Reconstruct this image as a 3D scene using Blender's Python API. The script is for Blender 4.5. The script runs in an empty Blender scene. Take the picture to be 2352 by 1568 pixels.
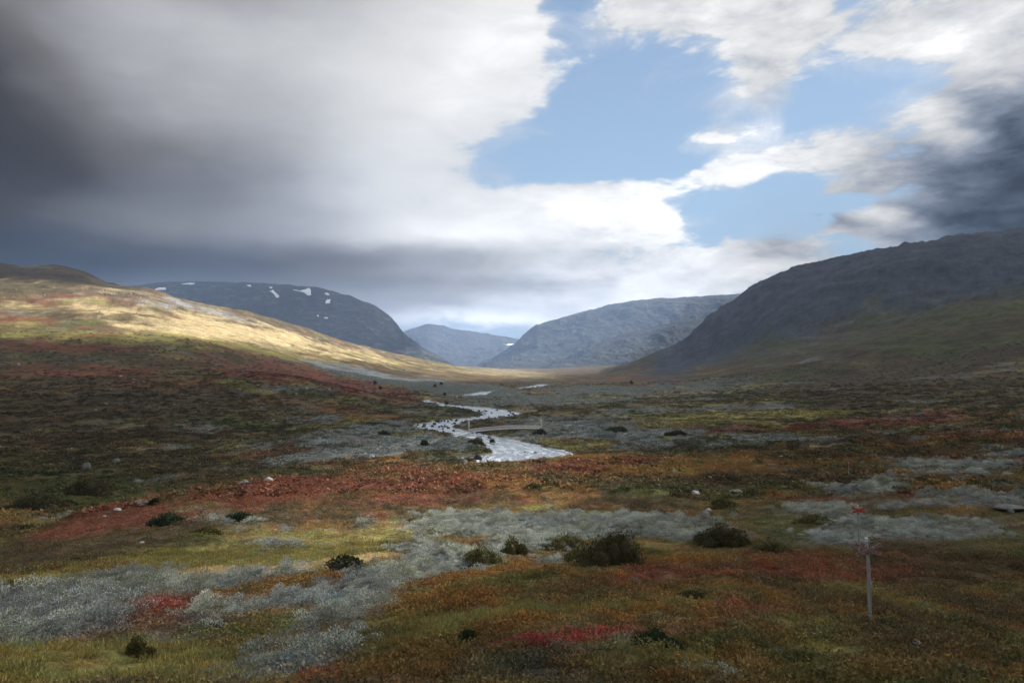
import bpy, bmesh, math, random
import numpy as np
from mathutils import Vector, Matrix, Euler

random.seed(7)
rng = np.random.default_rng(11)
R = math.radians
scene = bpy.context.scene
COL = scene.collection

# ------------------------------------------------------------------ camera
F = 1568.0                        # focal length in the photograph's (2352 wide) pixels
PITCH = math.atan(61.0 / F)
cam_data = bpy.data.cameras.new('camera')
cam_data.sensor_width = 36.0
cam_data.lens = 24.0
cam_data.clip_start = 0.1
cam_data.clip_end = 60000.0
cam = bpy.data.objects.new('camera', cam_data)
COL.objects.link(cam)
cam.location = (0, 0, 0)
cam.rotation_euler = (R(90) + PITCH, 0, 0)
scene.camera = cam

# ------------------------------------------------------------------ exposure
scene.view_settings.view_transform = 'Standard'
scene.view_settings.look = 'None'
scene.view_settings.gamma = 1.0
scene.view_settings.use_curve_mapping = False
scene.view_settings.exposure = 1.25
scene.cycles.use_denoising = True
scene.cycles.max_bounces = 5
scene.cycles.diffuse_bounces = 2
scene.cycles.glossy_bounces = 2
scene.cycles.volume_bounces = 0
scene.cycles.transparent_max_bounces = 12

# ------------------------------------------------------------------ sun
SUN_AZ, SUN_EL = R(60), R(36)      # to the right of the view, a little ahead of it
SUN_DIR = np.array([math.cos(SUN_EL) * math.sin(SUN_AZ), math.cos(SUN_EL) * math.cos(SUN_AZ), math.sin(SUN_EL)])
sun_data = bpy.data.lights.new('sun', 'SUN')
sun_data.energy = 5.0
sun_data.angle = R(0.55)
sun_data.color = (1.0, 0.955, 0.88)
sun = bpy.data.objects.new('sun', sun_data)
COL.objects.link(sun)
sun.rotation_euler = Vector(SUN_DIR).to_track_quat('Z', 'Y').to_euler()
sun.location = (300, 200, 400)


def px_ray(px, py):
    """photograph pixel -> horizontal azimuth, tangent of elevation, unit-depth ray"""
    cx, cz = (np.asarray(px, float) - 1176) / F, -(np.asarray(py, float) - 784) / F
    y = math.cos(PITCH) - cz * math.sin(PITCH)
    z = math.sin(PITCH) + cz * math.cos(PITCH)
    return cx, y, z


# ------------------------------------------------------------------ node helper
class NT:
    def __init__(self, tree):
        self.t = tree
        self.n = tree.nodes
        self.l = tree.links

    def new(self, kind, **kw):
        nd = self.n.new(kind)
        for k, v in kw.items():
            setattr(nd, k, v)
        return nd

    def put(self, sock, v):
        if v is None:
            return
        if isinstance(v, bpy.types.NodeSocket):
            self.l.new(v, sock)
        else:
            if hasattr(sock.default_value, '__len__'):
                if not hasattr(v, '__len__'):
                    v = [v] * len(sock.default_value)
                v = list(v)
                if len(sock.default_value) == 4 and len(v) == 3:
                    v = v + [1.0]
            sock.default_value = v

    def m(self, op, a, b=None, c=None, clamp=False):
        nd = self.new('ShaderNodeMath', operation=op, use_clamp=clamp)
        for s, v in zip(nd.inputs, (a, b, c)):
            self.put(s, v)
        return nd.outputs[0]

    def vm(self, op, a, b=None, scale=None):
        nd = self.new('ShaderNodeVectorMath', operation=op)
        self.put(nd.inputs[0], a)
        if b is not None:
            self.put(nd.inputs[1], b)
        if scale is not None:
            self.put(nd.inputs['Scale'], scale)
        return nd.outputs['Value'] if op in ('LENGTH', 'DOT_PRODUCT', 'DISTANCE') else nd.outputs[0]

    def rng(self, v, a, b, c=0.0, d=1.0, smooth=True):
        nd = self.new('ShaderNodeMapRange', interpolation_type='SMOOTHSTEP' if smooth else 'LINEAR')
        for s, x in zip(nd.inputs, (v, a, b, c, d)):
            self.put(s, x)
        return nd.outputs[0]

    def noise(self, vec, scale, detail=4.0, rough=0.55, dist=0.0, lac=2.0, out='Fac'):
        nd = self.new('ShaderNodeTexNoise', noise_dimensions='3D')
        self.put(nd.inputs['Vector'], vec)
        nd.inputs['Scale'].default_value = scale
        nd.inputs['Detail'].default_value = detail
        nd.inputs['Roughness'].default_value = rough
        nd.inputs['Lacunarity'].default_value = lac
        nd.inputs['Distortion'].default_value = dist
        return nd.outputs[out]

    def mix(self, f, a, b, blend='MIX', clamp=True):
        nd = self.new('ShaderNodeMix', data_type='RGBA', blend_type=blend, clamp_factor=clamp)
        self.put(nd.inputs[0], f)
        self.put(nd.inputs[6], a)
        self.put(nd.inputs[7], b)
        return nd.outputs[2]

    def ramp(self, f, stops, interp='LINEAR'):
        nd = self.new('ShaderNodeValToRGB')
        cr = nd.color_ramp
        cr.interpolation = interp
        while len(cr.elements) < len(stops):
            cr.elements.new(0.5)
        for e, (p, c) in zip(cr.elements, stops):
            e.position = p
            e.color = tuple(c) + (1.0,) if len(c) == 3 else c
        self.put(nd.inputs[0], f)
        return nd.outputs[0]


# ------------------------------------------------------------------ sky
def lin(v):
    return ((v / 255.0 + 0.055) / 1.055) ** 2.4 if v > 10 else v / 255.0 / 12.92


def lin3(r, g, b, k=1.0):
    return (lin(r) * k, lin(g) * k, lin(b) * k)


world = bpy.data.worlds.new('World')
scene.world = world
world.use_nodes = True
world.cycles.sampling_method = 'MANUAL'
world.cycles.sample_map_resolution = 512
W = NT(world.node_tree)
W.n.clear()
EXPO = 2.0 ** scene.view_settings.exposure


FLIP = True


def build_sky():
    tc = W.new('ShaderNodeTexCoord').outputs['Generated']
    sep = W.new('ShaderNodeSeparateXYZ')
    W.put(sep.inputs[0], tc)
    X, Y, Z = sep.outputs
    az = W.m('ARCTAN2', X, Y)
    el = W.m('ARCSINE', Z)
    # warping of the directions, so that no cloud edge stays an ellipse
    sv = W.vm('MULTIPLY', tc, (1.0, 1.0, 2.2))
    w1 = W.noise(sv, 2.6, 5.0, 0.55, out='Color')
    w1 = W.vm('SUBTRACT', w1, (0.5, 0.5, 0.5))
    cmb = W.new('ShaderNodeCombineXYZ')
    W.put(cmb.inputs[0], az)
    W.put(cmb.inputs[1], el)
    ang = cmb.outputs[0]
    wv = W.vm('MULTIPLY', w1, (0.26, 0.15, 0.0))
    angw = W.vm('ADD', ang, wv)
    angs = W.vm('ADD', ang, W.vm('MULTIPLY', w1, (0.20, 0.10, 0.0)))

    def blob(vec, px, py, rx, ry, rot=0.0):
        cx, y, z = px_ray(px, py)
        a0 = math.atan2(cx, y)
        e0 = math.atan2(z, math.hypot(cx, y))
        sx = rx / F * (math.cos(a0) ** 2 if abs(a0) < 0.9 else 0.6)
        sy = ry / F * (math.cos(e0) ** 2) * math.cos(a0)
        gr = W.new('ShaderNodeTexGradient', gradient_type='SPHERICAL')
        tm = gr.texture_mapping
        tm.vector_type = 'TEXTURE'
        tm.translation = (a0, e0, 0)
        tm.rotation = (0, 0, R(-rot) if FLIP else R(rot))
        tm.scale = (max(sx, 1e-3) * 1.8, max(sy, 1e-3) * 1.8, 1)
        W.put(gr.inputs['Vector'], vec)
        return W.rng(gr.outputs['Fac'], 0.0, 1.0)

    def field(vec, base, blobs):
        acc = base
        for b in blobs:
            acc = W.m('MULTIPLY_ADD', blob(vec, *b[1:]), b[0], acc)
        return acc

    # cover: how much cloud there is in a direction
    cover = field(angw, 0.0, SKY_COVER)
    # beyond the frame: broken overcast all round
    outside = W.rng(W.m('ABSOLUTE', az), 0.70, 1.1)
    high = W.rng(el, 0.50, 0.75)
    outside = W.m('MAXIMUM', outside, high)
    cover = W.m('MULTIPLY_ADD', outside, 0.85, cover)
    n_big = W.noise(sv, 4.2, 8.0, 0.58, 0.25)
    n_fine = W.noise(W.vm('MULTIPLY', tc, (1.0, 1.0, 2.6)), 11.0, 8.0, 0.60, 0.4)
    nsum = W.m('ADD', W.m('MULTIPLY', W.m('SUBTRACT', n_big, 0.5), 1.15), W.m('MULTIPLY', W.m('SUBTRACT', n_fine, 0.5), 1.7))
    n_str = W.noise(W.vm('MULTIPLY', tc, (1.0, 1.0, 2.9)), 13.0, 10.0, 0.66, 0.35)
    right = W.rng(az, -0.04, 0.18)
    nsum = W.m('MULTIPLY_ADD', W.m('MULTIPLY', W.m('SUBTRACT', n_str, 0.5), right), 1.5, nsum)
    edge = W.rng(az, 0.0, 0.2, 0.0, 0.03)
    dens = W.rng(W.m('ADD', cover, nsum), W.m('ADD', edge, 0.22), W.m('SUBTRACT', 0.80, edge))
    # thin veils of vapour trailing off the clouds
    n_veil = W.noise(W.vm('MULTIPLY', tc, (1.0, 1.0, 2.4)), 6.0, 9.0, 0.68, 0.8)
    thin = W.rng(W.m('ADD', W.m('MULTIPLY', cover, 0.55), W.m('MULTIPLY', W.m('SUBTRACT', n_veil, 0.5), 2.2)), -0.06, 0.80, 0.0, 0.72)
    dens = W.m('MAXIMUM', dens, thin)
    # brightness of the cloud, as the light falls on it
    bright = field(angs, 0.60, SKY_BRIGHT + SKY_FIX)
    bright = W.m('MULTIPLY_ADD', outside, 0.24, bright)
    n_soft = W.noise(W.vm('MULTIPLY', tc, (1.0, 1.0, 3.4)), 3.6, 5.0, 0.5, 0.2)
    bright = W.m('MULTIPLY_ADD', W.m('SUBTRACT', n_soft, 0.5), 0.14, bright)
    bright = W.m('MULTIPLY_ADD', W.m('MULTIPLY', W.m('SUBTRACT', n_str, 0.5), right), 0.60, bright)
    bright = W.m('MULTIPLY_ADD', W.m('SUBTRACT', n_fine, 0.5), W.rng(az, -0.25, 0.15, 0.10, 0.45), bright)
    k = 1.0 / EXPO
    q = 1.0 / 1.3
    cc = W.ramp(W.m('MULTIPLY', bright, q), [(0.0, lin3(23, 23, 24, k)), (0.25 * q, lin3(69, 66, 65, k)), (0.45 * q, lin3(122, 121, 122, k)),
                         (0.62 * q, lin3(165, 166, 170, k)), (0.80 * q, lin3(212, 214, 217, k)), (1.0 * q, lin3(250, 250, 250, k)), (1.0, lin3(310, 310, 310, k))])
    low = W.m('MULTIPLY', W.rng(el, 0.20, 0.02), W.rng(az, -0.40, -0.02))
    cc = W.mix(1.0, cc, W.m('MULTIPLY_ADD', low, 1.0, 1.0), 'MULTIPLY', False)
    blue_side = W.rng(az, 0.2, 0.6)
    cc = W.mix(blue_side, cc, W.mix(1.0, cc, W.ramp(bright, [(0.3, (0.70, 0.98, 1.38)), (0.8, (1.0, 1.0, 1.0))]), 'MULTIPLY', False))
    sky = W.new('ShaderNodeTexSky', sky_type='NISHITA')
    sky.sun_disc = False
    sky.sun_elevation = SUN_EL
    sky.sun_rotation = SUN_AZ
    sky.altitude = 900
    sky.air_density = 1.0
    sky.dust_density = 0.6
    sky.ozone_density = 1.0
    sky_c = W.mix(1.0, sky.outputs[0], (SKY_K, SKY_K, SKY_K), 'MULTIPLY')
    # thin high veil that pales the blue towards the horizon
    veil = W.rng(el, -0.02, 0.62, SKY_VEIL[0], SKY_VEIL[1], False)
    sky_c = W.mix(veil, sky_c, lin3(176, 205, 230, k))
    col = W.mix(dens, sky_c, cc)
    bg = W.new('ShaderNodeBackground')
    W.put(bg.inputs['Color'], col)
    bg.inputs['Strength'].default_value = 1.0
    out = W.new('ShaderNodeOutputWorld')
    W.l.new(bg.outputs[0], out.inputs[0])


SKY_K = 0.06
SKY_VEIL = (0.85, 0.25)
# (amount, px, py, rx, ry, rotation)
SKY_COVER = [
    (2.0, 150, 250, 800, 700, 0),
    (1.0, 1120, 110, 180, 190, 0),
    (0.35, 1030, 330, 160, 160, 0),
    (-0.6, 1350, 340, 220, 100, 0), (0.6, 1190, 210, 110, 130, 0),
    (-0.6, 1285, 10, 50, 110, 20),
    (0.8, 1050, 570, 440, 140, 0), (0.7, 850, -10, 260, 90, 0), (0.7, 930, 200, 170, 200, 0), (0.6, 2240, 460, 130, 90, 20),
    (0.95, 1300, 690, 430, 75, 0),
    (0.80, 1400, 465, 290, 40, -6), (0.45, 1450, 520, 260, 40, 0),
    (0.70, 1400, 550, 200, 50, 0),
    (0.75, 1640, 655, 170, 40, 0),
    (1.2, 1620, 10, 320, 85, -6), (0.45, 1740, 150, 60, 110, -15),
    (0.60, 1800, 120, 190, 70, -40),
    (0.85, 2130, 20, 360, 80, 0),
    (1.0, 2270, 150, 230, 110, 30),
    (-0.45, 2030, 200, 160, 60, -10),
    (1.7, 2390, 430, 480, 200, 32), (0.5, 2190, 330, 150, 50, 32),
    (0.8, 2030, 560, 280, 55, 14),
    (0.55, 1790, 610, 120, 36, 20),
    (0.75, 1630, 325, 130, 26, -8),
    (0.85, 1700, 395, 170, 40, -12),
    (0.55, 1890, 435, 100, 18, 0),
    (0.45, 1890, 360, 110, 45, 20),
    (-0.75, 1660, 520, 200, 36, 8), (-0.6, 1800, 470, 60, 60, 0), (-0.5, 1560, 380, 70, 90, 0),
    (-0.5, 1320, 55, 60, 90, 10), (0.5, 1680, 365, 120, 60, -10), (0.4, 2010, 290, 90, 26, 30),
    (-0.55, 1530, 420, 110, 70, 0), (0.7, 2010, 545, 190, 40, 14), (-0.35, 1880, 480, 80, 30, 20), (0.5, 2180, 440, 130, 60, 30), (-0.4, 2080, 330, 110, 40, 25),
    (-0.3, 1850, 260, 250, 60, 0),
]
SKY_BRIGHT = [
    (0.36, 1090, 100, 280, 260, 0),
    (0.20, 900, 340, 280, 180, 30),
    (-0.40, -150, 420, 380, 520, 0),
    (-0.08, 480, 360, 330, 170, 0),
    (0.10, 450, 40, 350, 90, 0),
    (-0.30, 150, 610, 620, 70, -2),
    (-0.08, 800, 610, 420, 45, -4),
    (0.30, 1750, 300, 620, 620, 0),
    (0.14, 1350, 520, 300, 90, 0),
    (-0.18, 1000, 585, 230, 30, 0),
    (-0.12, 1200, 660, 320, 18, 0),
    (0.14, 1080, 735, 260, 20, 0),
    (-0.48, 2430, 470, 400, 150, 30),
    (-0.36, 2110, 540, 260, 50, 14),
    (-0.15, 1800, 610, 100, 25, 15),
    (-0.07, 200, 610, 560, 90, 0), (-0.06, 900, 690, 160, 40, 0), (0.12, 2200, 100, 300, 120, 0), (0.40, 1950, 505, 130, 26, 24), (0.40, 2100, 300, 110, 46, 32), (0.25, 1690, 370, 180, 70, 0), (0.22, 1000, 560, 160, 50, 0), (0.16, 1420, 520, 260, 90, 0), (0.12, 1400, 680, 330, 50, 0), (0.2, 1080, 745, 200, 26, 0),
]
SKY_FIX = [(-0.06, -60, 20, 230, 95, 0), (-0.07, -60, 140, 230, 95, 0), (-0.06, -60, 260, 230, 95, 0), (-0.04, -60, 620, 230, 95, 0), (0.04, 220, 140, 230, 95, 0), (-0.07, 220, 380, 230, 95, 0), (-0.03, 220, 620, 230, 95, 0), (-0.03, 500, 20, 230, 95, 0), (0.07, 500, 140, 230, 95, 0), (0.09, 500, 260, 230, 95, 0), (-0.04, 500, 380, 230, 95, 0), (-0.06, 500, 500, 230, 95, 0), (-0.08, 500, 620, 230, 95, 0), (0.06, 780, 380, 230, 95, 0), (0.08, 780, 500, 230, 95, 0), (-0.05, 780, 620, 230, 95, 0), (-0.03, 1060, 20, 230, 95, 0), (-0.04, 1060, 380, 230, 95, 0), (0.12, 1060, 500, 230, 95, 0), (0.05, 1340, 500, 230, 95, 0), (0.09, 1620, 20, 230, 95, 0), (0.1, 1620, 620, 230, 95, 0), (-0.12, 1900, 500, 230, 95, 0), (-0.03, 1900, 620, 230, 95, 0), (0.03, 2180, 20, 230, 95, 0), (-0.09, 2180, 260, 230, 95, 0), (-0.16, 2180, 380, 230, 95, 0)]
build_sky()

# ------------------------------------------------------------------ noise in numpy
def _hash(ix, iy, seed):
    h = (ix.astype(np.int64) * 374761393 + iy.astype(np.int64) * 668265263 + seed * 974634529) & 0xFFFFFFFF
    h = ((h ^ (h >> 13)) * 1274126177) & 0xFFFFFFFF
    return (h ^ (h >> 16)) & 0xFFFFFFFF


def perlin(x, y, seed=0):
    x0, y0 = np.floor(x), np.floor(y)
    fx, fy = x - x0, y - y0
    u = fx * fx * fx * (fx * (fx * 6 - 15) + 10)
    v = fy * fy * fy * (fy * (fy * 6 - 15) + 10)
    out = 0.0
    for dx in (0, 1):
        for dy in (0, 1):
            a = _hash(x0 + dx, y0 + dy, seed) * (2 * math.pi / 4294967296.0)
            g = np.cos(a) * (fx - dx) + np.sin(a) * (fy - dy)
            out = out + g * (u if dx else 1 - u) * (v if dy else 1 - v)
    return out * 1.5


def fbm(x, y, size, octaves=5, gain=0.5, seed=0, ridged=False):
    f, amp, out, tot = 1.0 / size, 1.0, 0.0, 0.0
    for o in range(octaves):
        n = perlin(x * f + 17.3 * o, y * f - 9.1 * o, seed + o * 31)
        if ridged:
            n = 1.0 - 2.0 * np.abs(n)
        out = out + amp * n
        tot += amp
        amp *= gain
        f *= 2.03
    return out / tot * (1.0 if ridged else 1.6)


def smooth(a, b, x):
    t = np.clip((x - a) / (b - a), 0, 1)
    return t * t * (3 - 2 * t)


def pchip(xk, yk, xq):
    """monotone cubic through the knots (1-D), flat outside"""
    xk, yk = np.asarray(xk, float), np.asarray(yk, float)
    h, dl = np.diff(xk), np.diff(yk) / np.diff(xk)
    d = np.zeros_like(yk)
    if len(xk) > 2:
        w1, w2 = 2 * h[1:] + h[:-1], h[1:] + 2 * h[:-1]
        ok = dl[:-1] * dl[1:] > 0
        with np.errstate(divide='ignore', invalid='ignore'):
            dm = (w1 + w2) / (w1 / dl[:-1] + w2 / dl[1:])
        d[1:-1] = np.where(ok, dm, 0)
    d[0], d[-1] = dl[0], dl[-1]
    xq = np.clip(xq, xk[0], xk[-1])
    i = np.clip(np.searchsorted(xk, xq) - 1, 0, len(h) - 1)
    t = (xq - xk[i]) / h[i]
    return ((1 + 2 * t) * (1 - t) ** 2 * yk[i] + t * (1 - t) ** 2 * h[i] * d[i]
            + t * t * (3 - 2 * t) * yk[i + 1] + t * t * (t - 1) * h[i] * d[i + 1])


# ------------------------------------------------------------------ the lie of the land
# each row is a feature line running from left to right: photograph column -> (depth in metres, photograph row) or
# (depth, 'z', height relative to the camera)
ROWS = [
    {p: (5.0, 'z', -3.2) for p in (-700, 1176, 3050)},
    {-700: (14.5, 1568), 0: (14, 1568), 784: (13.3, 1568), 1176: (12.8, 1568), 1568: (12.3, 1568), 1960: (12, 1568), 2352: (12, 1568), 3050: (12, 1568)},
    {-700: (17.5, 1480), 0: (17.5, 1480), 392: (17.5, 1480), 784: (16.5, 1490), 1000: (22, 1385), 1176: (27, 1328), 1370: (33, 1297), 1568: (38, 1278), 1960: (42, 1262), 2352: (44, 1262), 3050: (46, 1262)},
    {-700: (22, 1410), 0: (22, 1405), 392: (23, 1395), 784: (20, 1452), 1000: (26, 1366), 1176: (31, 1326), 1370: (37, 1299), 1568: (42, 1281), 1960: (46, 1253), 2352: (48, 1250), 3050: (50, 1250)},
    {-700: (27, 1365), 0: (27, 1365), 392: (29, 1340), 784: (36, 1290), 1176: (45, 1260), 1568: (52, 1235), 1960: (58, 1205), 2352: (62, 1190), 3050: (64, 1180)},
    {-700: (31, 1335), 0: (32, 1325), 392: (40, 1278), 784: (58, 1215), 1176: (72, 1182), 1568: (76, 1170), 1960: (84, 1138), 2352: (90, 1110), 3050: (95, 1080)},
    {-700: (45, 1310), 0: (52, 1275), 392: (62, 1200), 784: (85, 1140), 1176: (100, 1112), 1568: (108, 1095), 1960: (118, 1075), 2352: (125, 1045), 3050: (130, 1010)},
    {-700: (62, 1300), 0: (75, 1240), 200: (86, 1180), 392: (97, 1140), 620: (112, 1105), 784: (120, 1093), 1000: (127, 1078), 1176: (134, 1063), 1370: (144, 1045), 1568: (154, 1042), 1960: (172, 1012), 2352: (187, 975), 3050: (200, 930)},
    {-700: (85, 'z', -22), 0: (95, 'z', -22.9), 392: (125, 'z', -24.8), 784: (142, 'z', -24.6), 1000: (152, 'z', -25), 1176: (158, 'z', -25), 1370: (166, 'z', -24), 1568: (174, 'z', -23), 1960: (197, 'z', -20.4), 2352: (212, 'z', -16.8), 3050: (220, 'z', -10)},
    {-700: (135, 'z', -22), 0: (142, 'z', -24.8), 392: (165, 'z', -26.3), 784: (178, 'z', -27.6), 1000: (183, 'z', -28.2), 1176: (190, 'z', -28.6), 1370: (198, 'z', -28.2), 1480: (202, 'z', -26.5), 1568: (204, 'z', -25.4), 1960: (232, 'z', -23), 2352: (247, 'z', -18.6), 3050: (255, 'z', -8)},
    {-700: (200, 1040), 0: (208, 1050), 392: (218, 1055), 784: (262, 1003), 1000: (258, 'z', -26.2), 1176: (286, 'z', -26.6), 1370: (291, 'z', -26), 1568: (322, 970), 1960: (370, 945), 2352: (400, 908), 3050: (430, 830)},
    {-700: (380, 905), 0: (390, 928), 392: (402, 930), 784: (440, 938), 1000: (470, 'z', -26.6), 1176: (500, 'z', -26.6), 1370: (520, 'z', -26.2), 1568: (580, 912), 1960: (600, 886), 2352: (620, 850), 3050: (640, 770)},
    {-700: (640, 790), 0: (650, 830), 392: (650, 838), 700: (600, 870), 784: (570, 888), 900: (535, 911), 1000: (640, 'z', -26.8), 1176: (760, 'z', -26.9), 1370: (800, 'z', -25.8), 1568: (900, 883), 1960: (900, 866), 2352: (900, 785), 3050: (900, 690)},
    {-700: (790, 745), 0: (800, 795), 392: (800, 812), 600: (790, 864), 784: (760, 900), 900: (740, 905), 1000: (850, 890), 1176: (950, 'z', -27.0), 1370: (1000, 'z', -26), 1568: (1100, 873), 1960: (1100, 812), 2352: (1100, 735), 3050: (1100, 620)},
    {-700: (1000, 690), 0: (1000, 738), 392: (1050, 768), 784: (1200, 845), 1000: (1400, 868), 1176: (1400, 877), 1370: (1500, 871), 1568: (1500, 861), 1760: (1450, 828), 1960: (1400, 787), 2352: (1350, 697), 3050: (1350, 560)},
    {-700: (1300, 630), 0: (1400, 655), 180: (1500, 655), 320: (1750, 664), 392: (1850, 682), 460: (1950, 699), 560: (2100, 716), 680: (2350, 746), 784: (2600, 782), 880: (2900, 806), 1000: (3200, 831), 1100: (2900, 852), 1176: (2400, 862), 1370: (2000, 861), 1568: (1900, 845), 1760: (1800, 804), 1960: (1750, 765), 2352: (1650, 655), 3050: (1600, 500)},
    {-700: (1800, 560), 0: (1900, 607), 100: (1900, 610), 180: (1950, 622), 250: (2000, 648), 320: (2100, 667), 392: (2150, 686), 784: (3000, 789), 880: (3400, 812), 1000: (3800, 837), 1100: (3600, 849), 1176: (3200, 857), 1370: (2350, 861), 1568: (2300, 839), 1690: (2250, 797), 1800: (2200, 702), 1960: (2150, 636), 2066: (2150, 592), 2200: (2180, 566), 2352: (2200, 550), 3050: (2200, 420)},
    {-700: (2800, 'z', 250), 0: (2700, 'z', 240), 250: (2800, 'z', 200), 392: (2900, 'z', 150), 784: (3700, 'z', 70), 1000: (4600, 840), 1100: (4600, 846), 1176: (4600, 852), 1280: (3400, 858), 1370: (2800, 861), 1420: (2650, 845), 1500: (2700, 812), 1568: (2750, 785), 1640: (2800, 718), 1700: (2850, 682), 1760: (2900, 643), 1870: (2950, 607), 2000: (3000, 580), 2200: (3000, 546), 2352: (3000, 526), 3050: (3000, 400)},
    {-700: (6000, 'z', 150), 784: (7000, 'z', 60), 1000: (7200, 'z', 30), 1176: (7200, 'z', 0), 1420: (5200, 'z', 20), 1700: (4200, 'z', 260), 2352: (4600, 'z', 480), 3050: (4600, 'z', 600)},
    {p: (15500, 'z', 0) for p in (-700, 1176, 3050)},
]
BACK = [(5, -2.0), (13, -1.0), (20, 0.5), (25, 2), (35, 4), (60, 8), (90, 12), (120, 17), (150, 22), (180, 27), (250, 40), (400, 70), (650, 120), (850, 160), (1100, 210), (1500, 280),
        (2000, 330), (2800, 300), (6000, 150), (15500, 0)]


def build_height_grid():
    az_d = np.linspace(R(-50), R(50), 860)
    az_s = np.linspace(R(50), R(310), 88)[1:-1]
    az = np.concatenate([az_d, az_s])
    near = np.geomspace(1.2, 11.5, 34)[:-1]
    mid = np.geomspace(11.5, 400, 420)[:-1]
    far = np.geomspace(400, 15500, 345)
    dd = np.concatenate([near, mid, far])
    ld = np.log(dd)
    # each row as functions of azimuth (periodic: behind the camera the slope goes on rising)
    rows_ld, rows_z = [], []
    for r, row in enumerate(ROWS):
        A, L, T = [], [], []
        for p, c in sorted(row.items()):
            a = math.atan((p - 1176) / F)
            hyp = c[0] * math.sqrt(1 + ((p - 1176) / F) ** 2)
            if c[1] == 'z':
                t = c[2] / hyp
            else:
                cx, y, z = px_ray(p, c[1])
                t = z / math.hypot(cx, y)
            A.append(a); L.append(math.log(hyp)); T.append(t)
        bd, bz = BACK[r]
        for ang in (105, 180, 255):
            A.append(R(ang)); L.append(math.log(bd)); T.append(bz / bd)
        A, L, T = np.array(A), np.array(L), np.array(T)
        A = np.concatenate([A - 2 * math.pi, A, A + 2 * math.pi])
        L, T = np.tile(L, 3), np.tile(T, 3)
        rows_ld.append(pchip(A, L, az)); rows_z.append(pchip(A, T, az))
    rows_ld, rows_z = np.array(rows_ld), np.array(rows_z)
    tan = np.empty((len(az), len(ld)))
    for i in range(len(az)):
        k_l = np.concatenate([[math.log(1.2)], rows_ld[:, i]])
        k_l = np.maximum.accumulate(k_l + np.arange(len(k_l)) * 1e-6)
        k_t = np.concatenate([[-1.75 / 1.2], rows_z[:, i]])
        tan[i] = pchip(k_l, k_t, ld)
    return az, dd, ld, tan


GAZ, GD, GLD, GT = build_height_grid()
GX = np.sin(GAZ)[:, None] * GD[None, :]
GY = np.cos(GAZ)[:, None] * GD[None, :]
GZ = GT * GD[None, :]

# relief: hummocks near, swells and gullies farther off
_D = GD[None, :] * np.ones_like(GX)
GZ += 0.07 * smooth(6, 12, _D) * (1 - smooth(40, 90, _D)) * fbm(GX, GY, 1.1, 3, 0.5, 2)
GZ += 0.30 * smooth(6, 14, _D) * (1 - smooth(160, 420, _D)) * fbm(GX, GY, 3.4, 4, 0.5, 3)
GZ += 0.55 * smooth(20, 60, _D) * fbm(GX, GY, 17, 3, 0.5, 4)
GZ += 1.5 * smooth(130, 420, _D) * fbm(GX, GY, 46, 4, 0.55, 5)
GZ += 0.45 * smooth(90, 200, _D) * (1 - smooth(900, 1800, _D)) * fbm(GX, GY, 11, 3, 0.55, 12)
_hill = smooth(-22, 25, GZ)
GZ += (4.5 * smooth(450, 1300, _D) * _hill + 1.2 * smooth(450, 900, _D)) * fbm(GX, GY, 130, 5, 0.55, 6)
# cliffs and gullies of the steep valley side to the right
_R = smooth(25, 130, GZ) * smooth(350, 900, GX)
GZ += 26 * _R * (fbm(GX + 0.35 * GY, GY, 330, 6, 0.55, 8, ridged=True) - 0.45)
GZ += 11 * _R * (fbm(GX + 0.5 * GY, GY, 95, 5, 0.58, 18, ridged=True) - 0.42)
GZ += 9 * smooth(60, 180, GZ) * smooth(-300, -700, GX) * fbm(GX, GY, 260, 6, 0.6, 9)
# ledges (rock bands) high on the right
_st = 46.0
_q = (GZ + 34 * fbm(GX, GY, 420, 5, 0.55, 21)) / _st
_led = (np.floor(_q) + smooth(0.25, 0.75, _q - np.floor(_q))) - _q
GZ += _led * _st * 0.40 * smooth(-0.3, 0.4, fbm(GX, GY, 300, 4, 0.5, 23)) * smooth(60, 150, GZ) * smooth(400, 900, GX) * smooth(1400, 1900, _D)

# ------------------------------------------------------------------ river bed
WATER_Z = -27.5


def on_plane(px, py, zp):
    cx, y, z = px_ray(px, py)
    k = zp / z
    return np.array([cx * k, y * k])


RIVER_PX = [(1222, 888.5, 9), (1200, 890.5, 3), (1150, 896, 1.2), (1115, 901, 7), (1085, 908, 9), (1040, 913, 2), (990, 918, 1.2), (975, 921, 4), (988, 923.5, 5), (1015, 928, 3), (1040, 932.5, 8), (1097, 937.5, 9),
            (1133, 944.7, 11), (1154, 950.5, 11), (1142, 956, 9), (1105, 960, 8), (1058, 965.2, 8), (1015, 971.5, 9), (993, 978, 9), (1011, 985, 7),
            (1052, 993, 6), (1090, 1001.7, 6.5), (1136, 1013, 7.5), (1183, 1026, 9.5), (1220, 1040, 12), (1205, 1055, 14)]
RIV = [(*on_plane(px, py, WATER_Z), w) for px, py, w in RIVER_PX]
RIV = [(RIV[0][0] + 25, RIV[0][1] + 160, 8), (RIV[0][0] + 12, RIV[0][1] + 70, 8)] + RIV
RIV += [(9, 188, 13), (24, 181, 11), (46, 180, 10), (75, 184, 9)]
RIV = np.array(RIV)


def spline(pts, n):
    pts = np.asarray(pts, float)
    s = np.concatenate([[0], np.cumsum(np.hypot(*np.diff(pts[:, :2], axis=0).T))])
    # centripetal Catmull-Rom by arc length
    q = np.linspace(0, s[-1], n)
    m = np.gradient(pts, s, axis=0)
    i = np.clip(np.searchsorted(s, q) - 1, 0, len(s) - 2)
    h = (s[i + 1] - s[i])[:, None]
    t = ((q - s[i])[:, None]) / h
    return ((1 + 2 * t) * (1 - t) ** 2 * pts[i] + t * (1 - t) ** 2 * h * m[i]
            + t * t * (3 - 2 * t) * pts[i + 1] + t * t * (t - 1) * h * m[i + 1])


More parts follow.
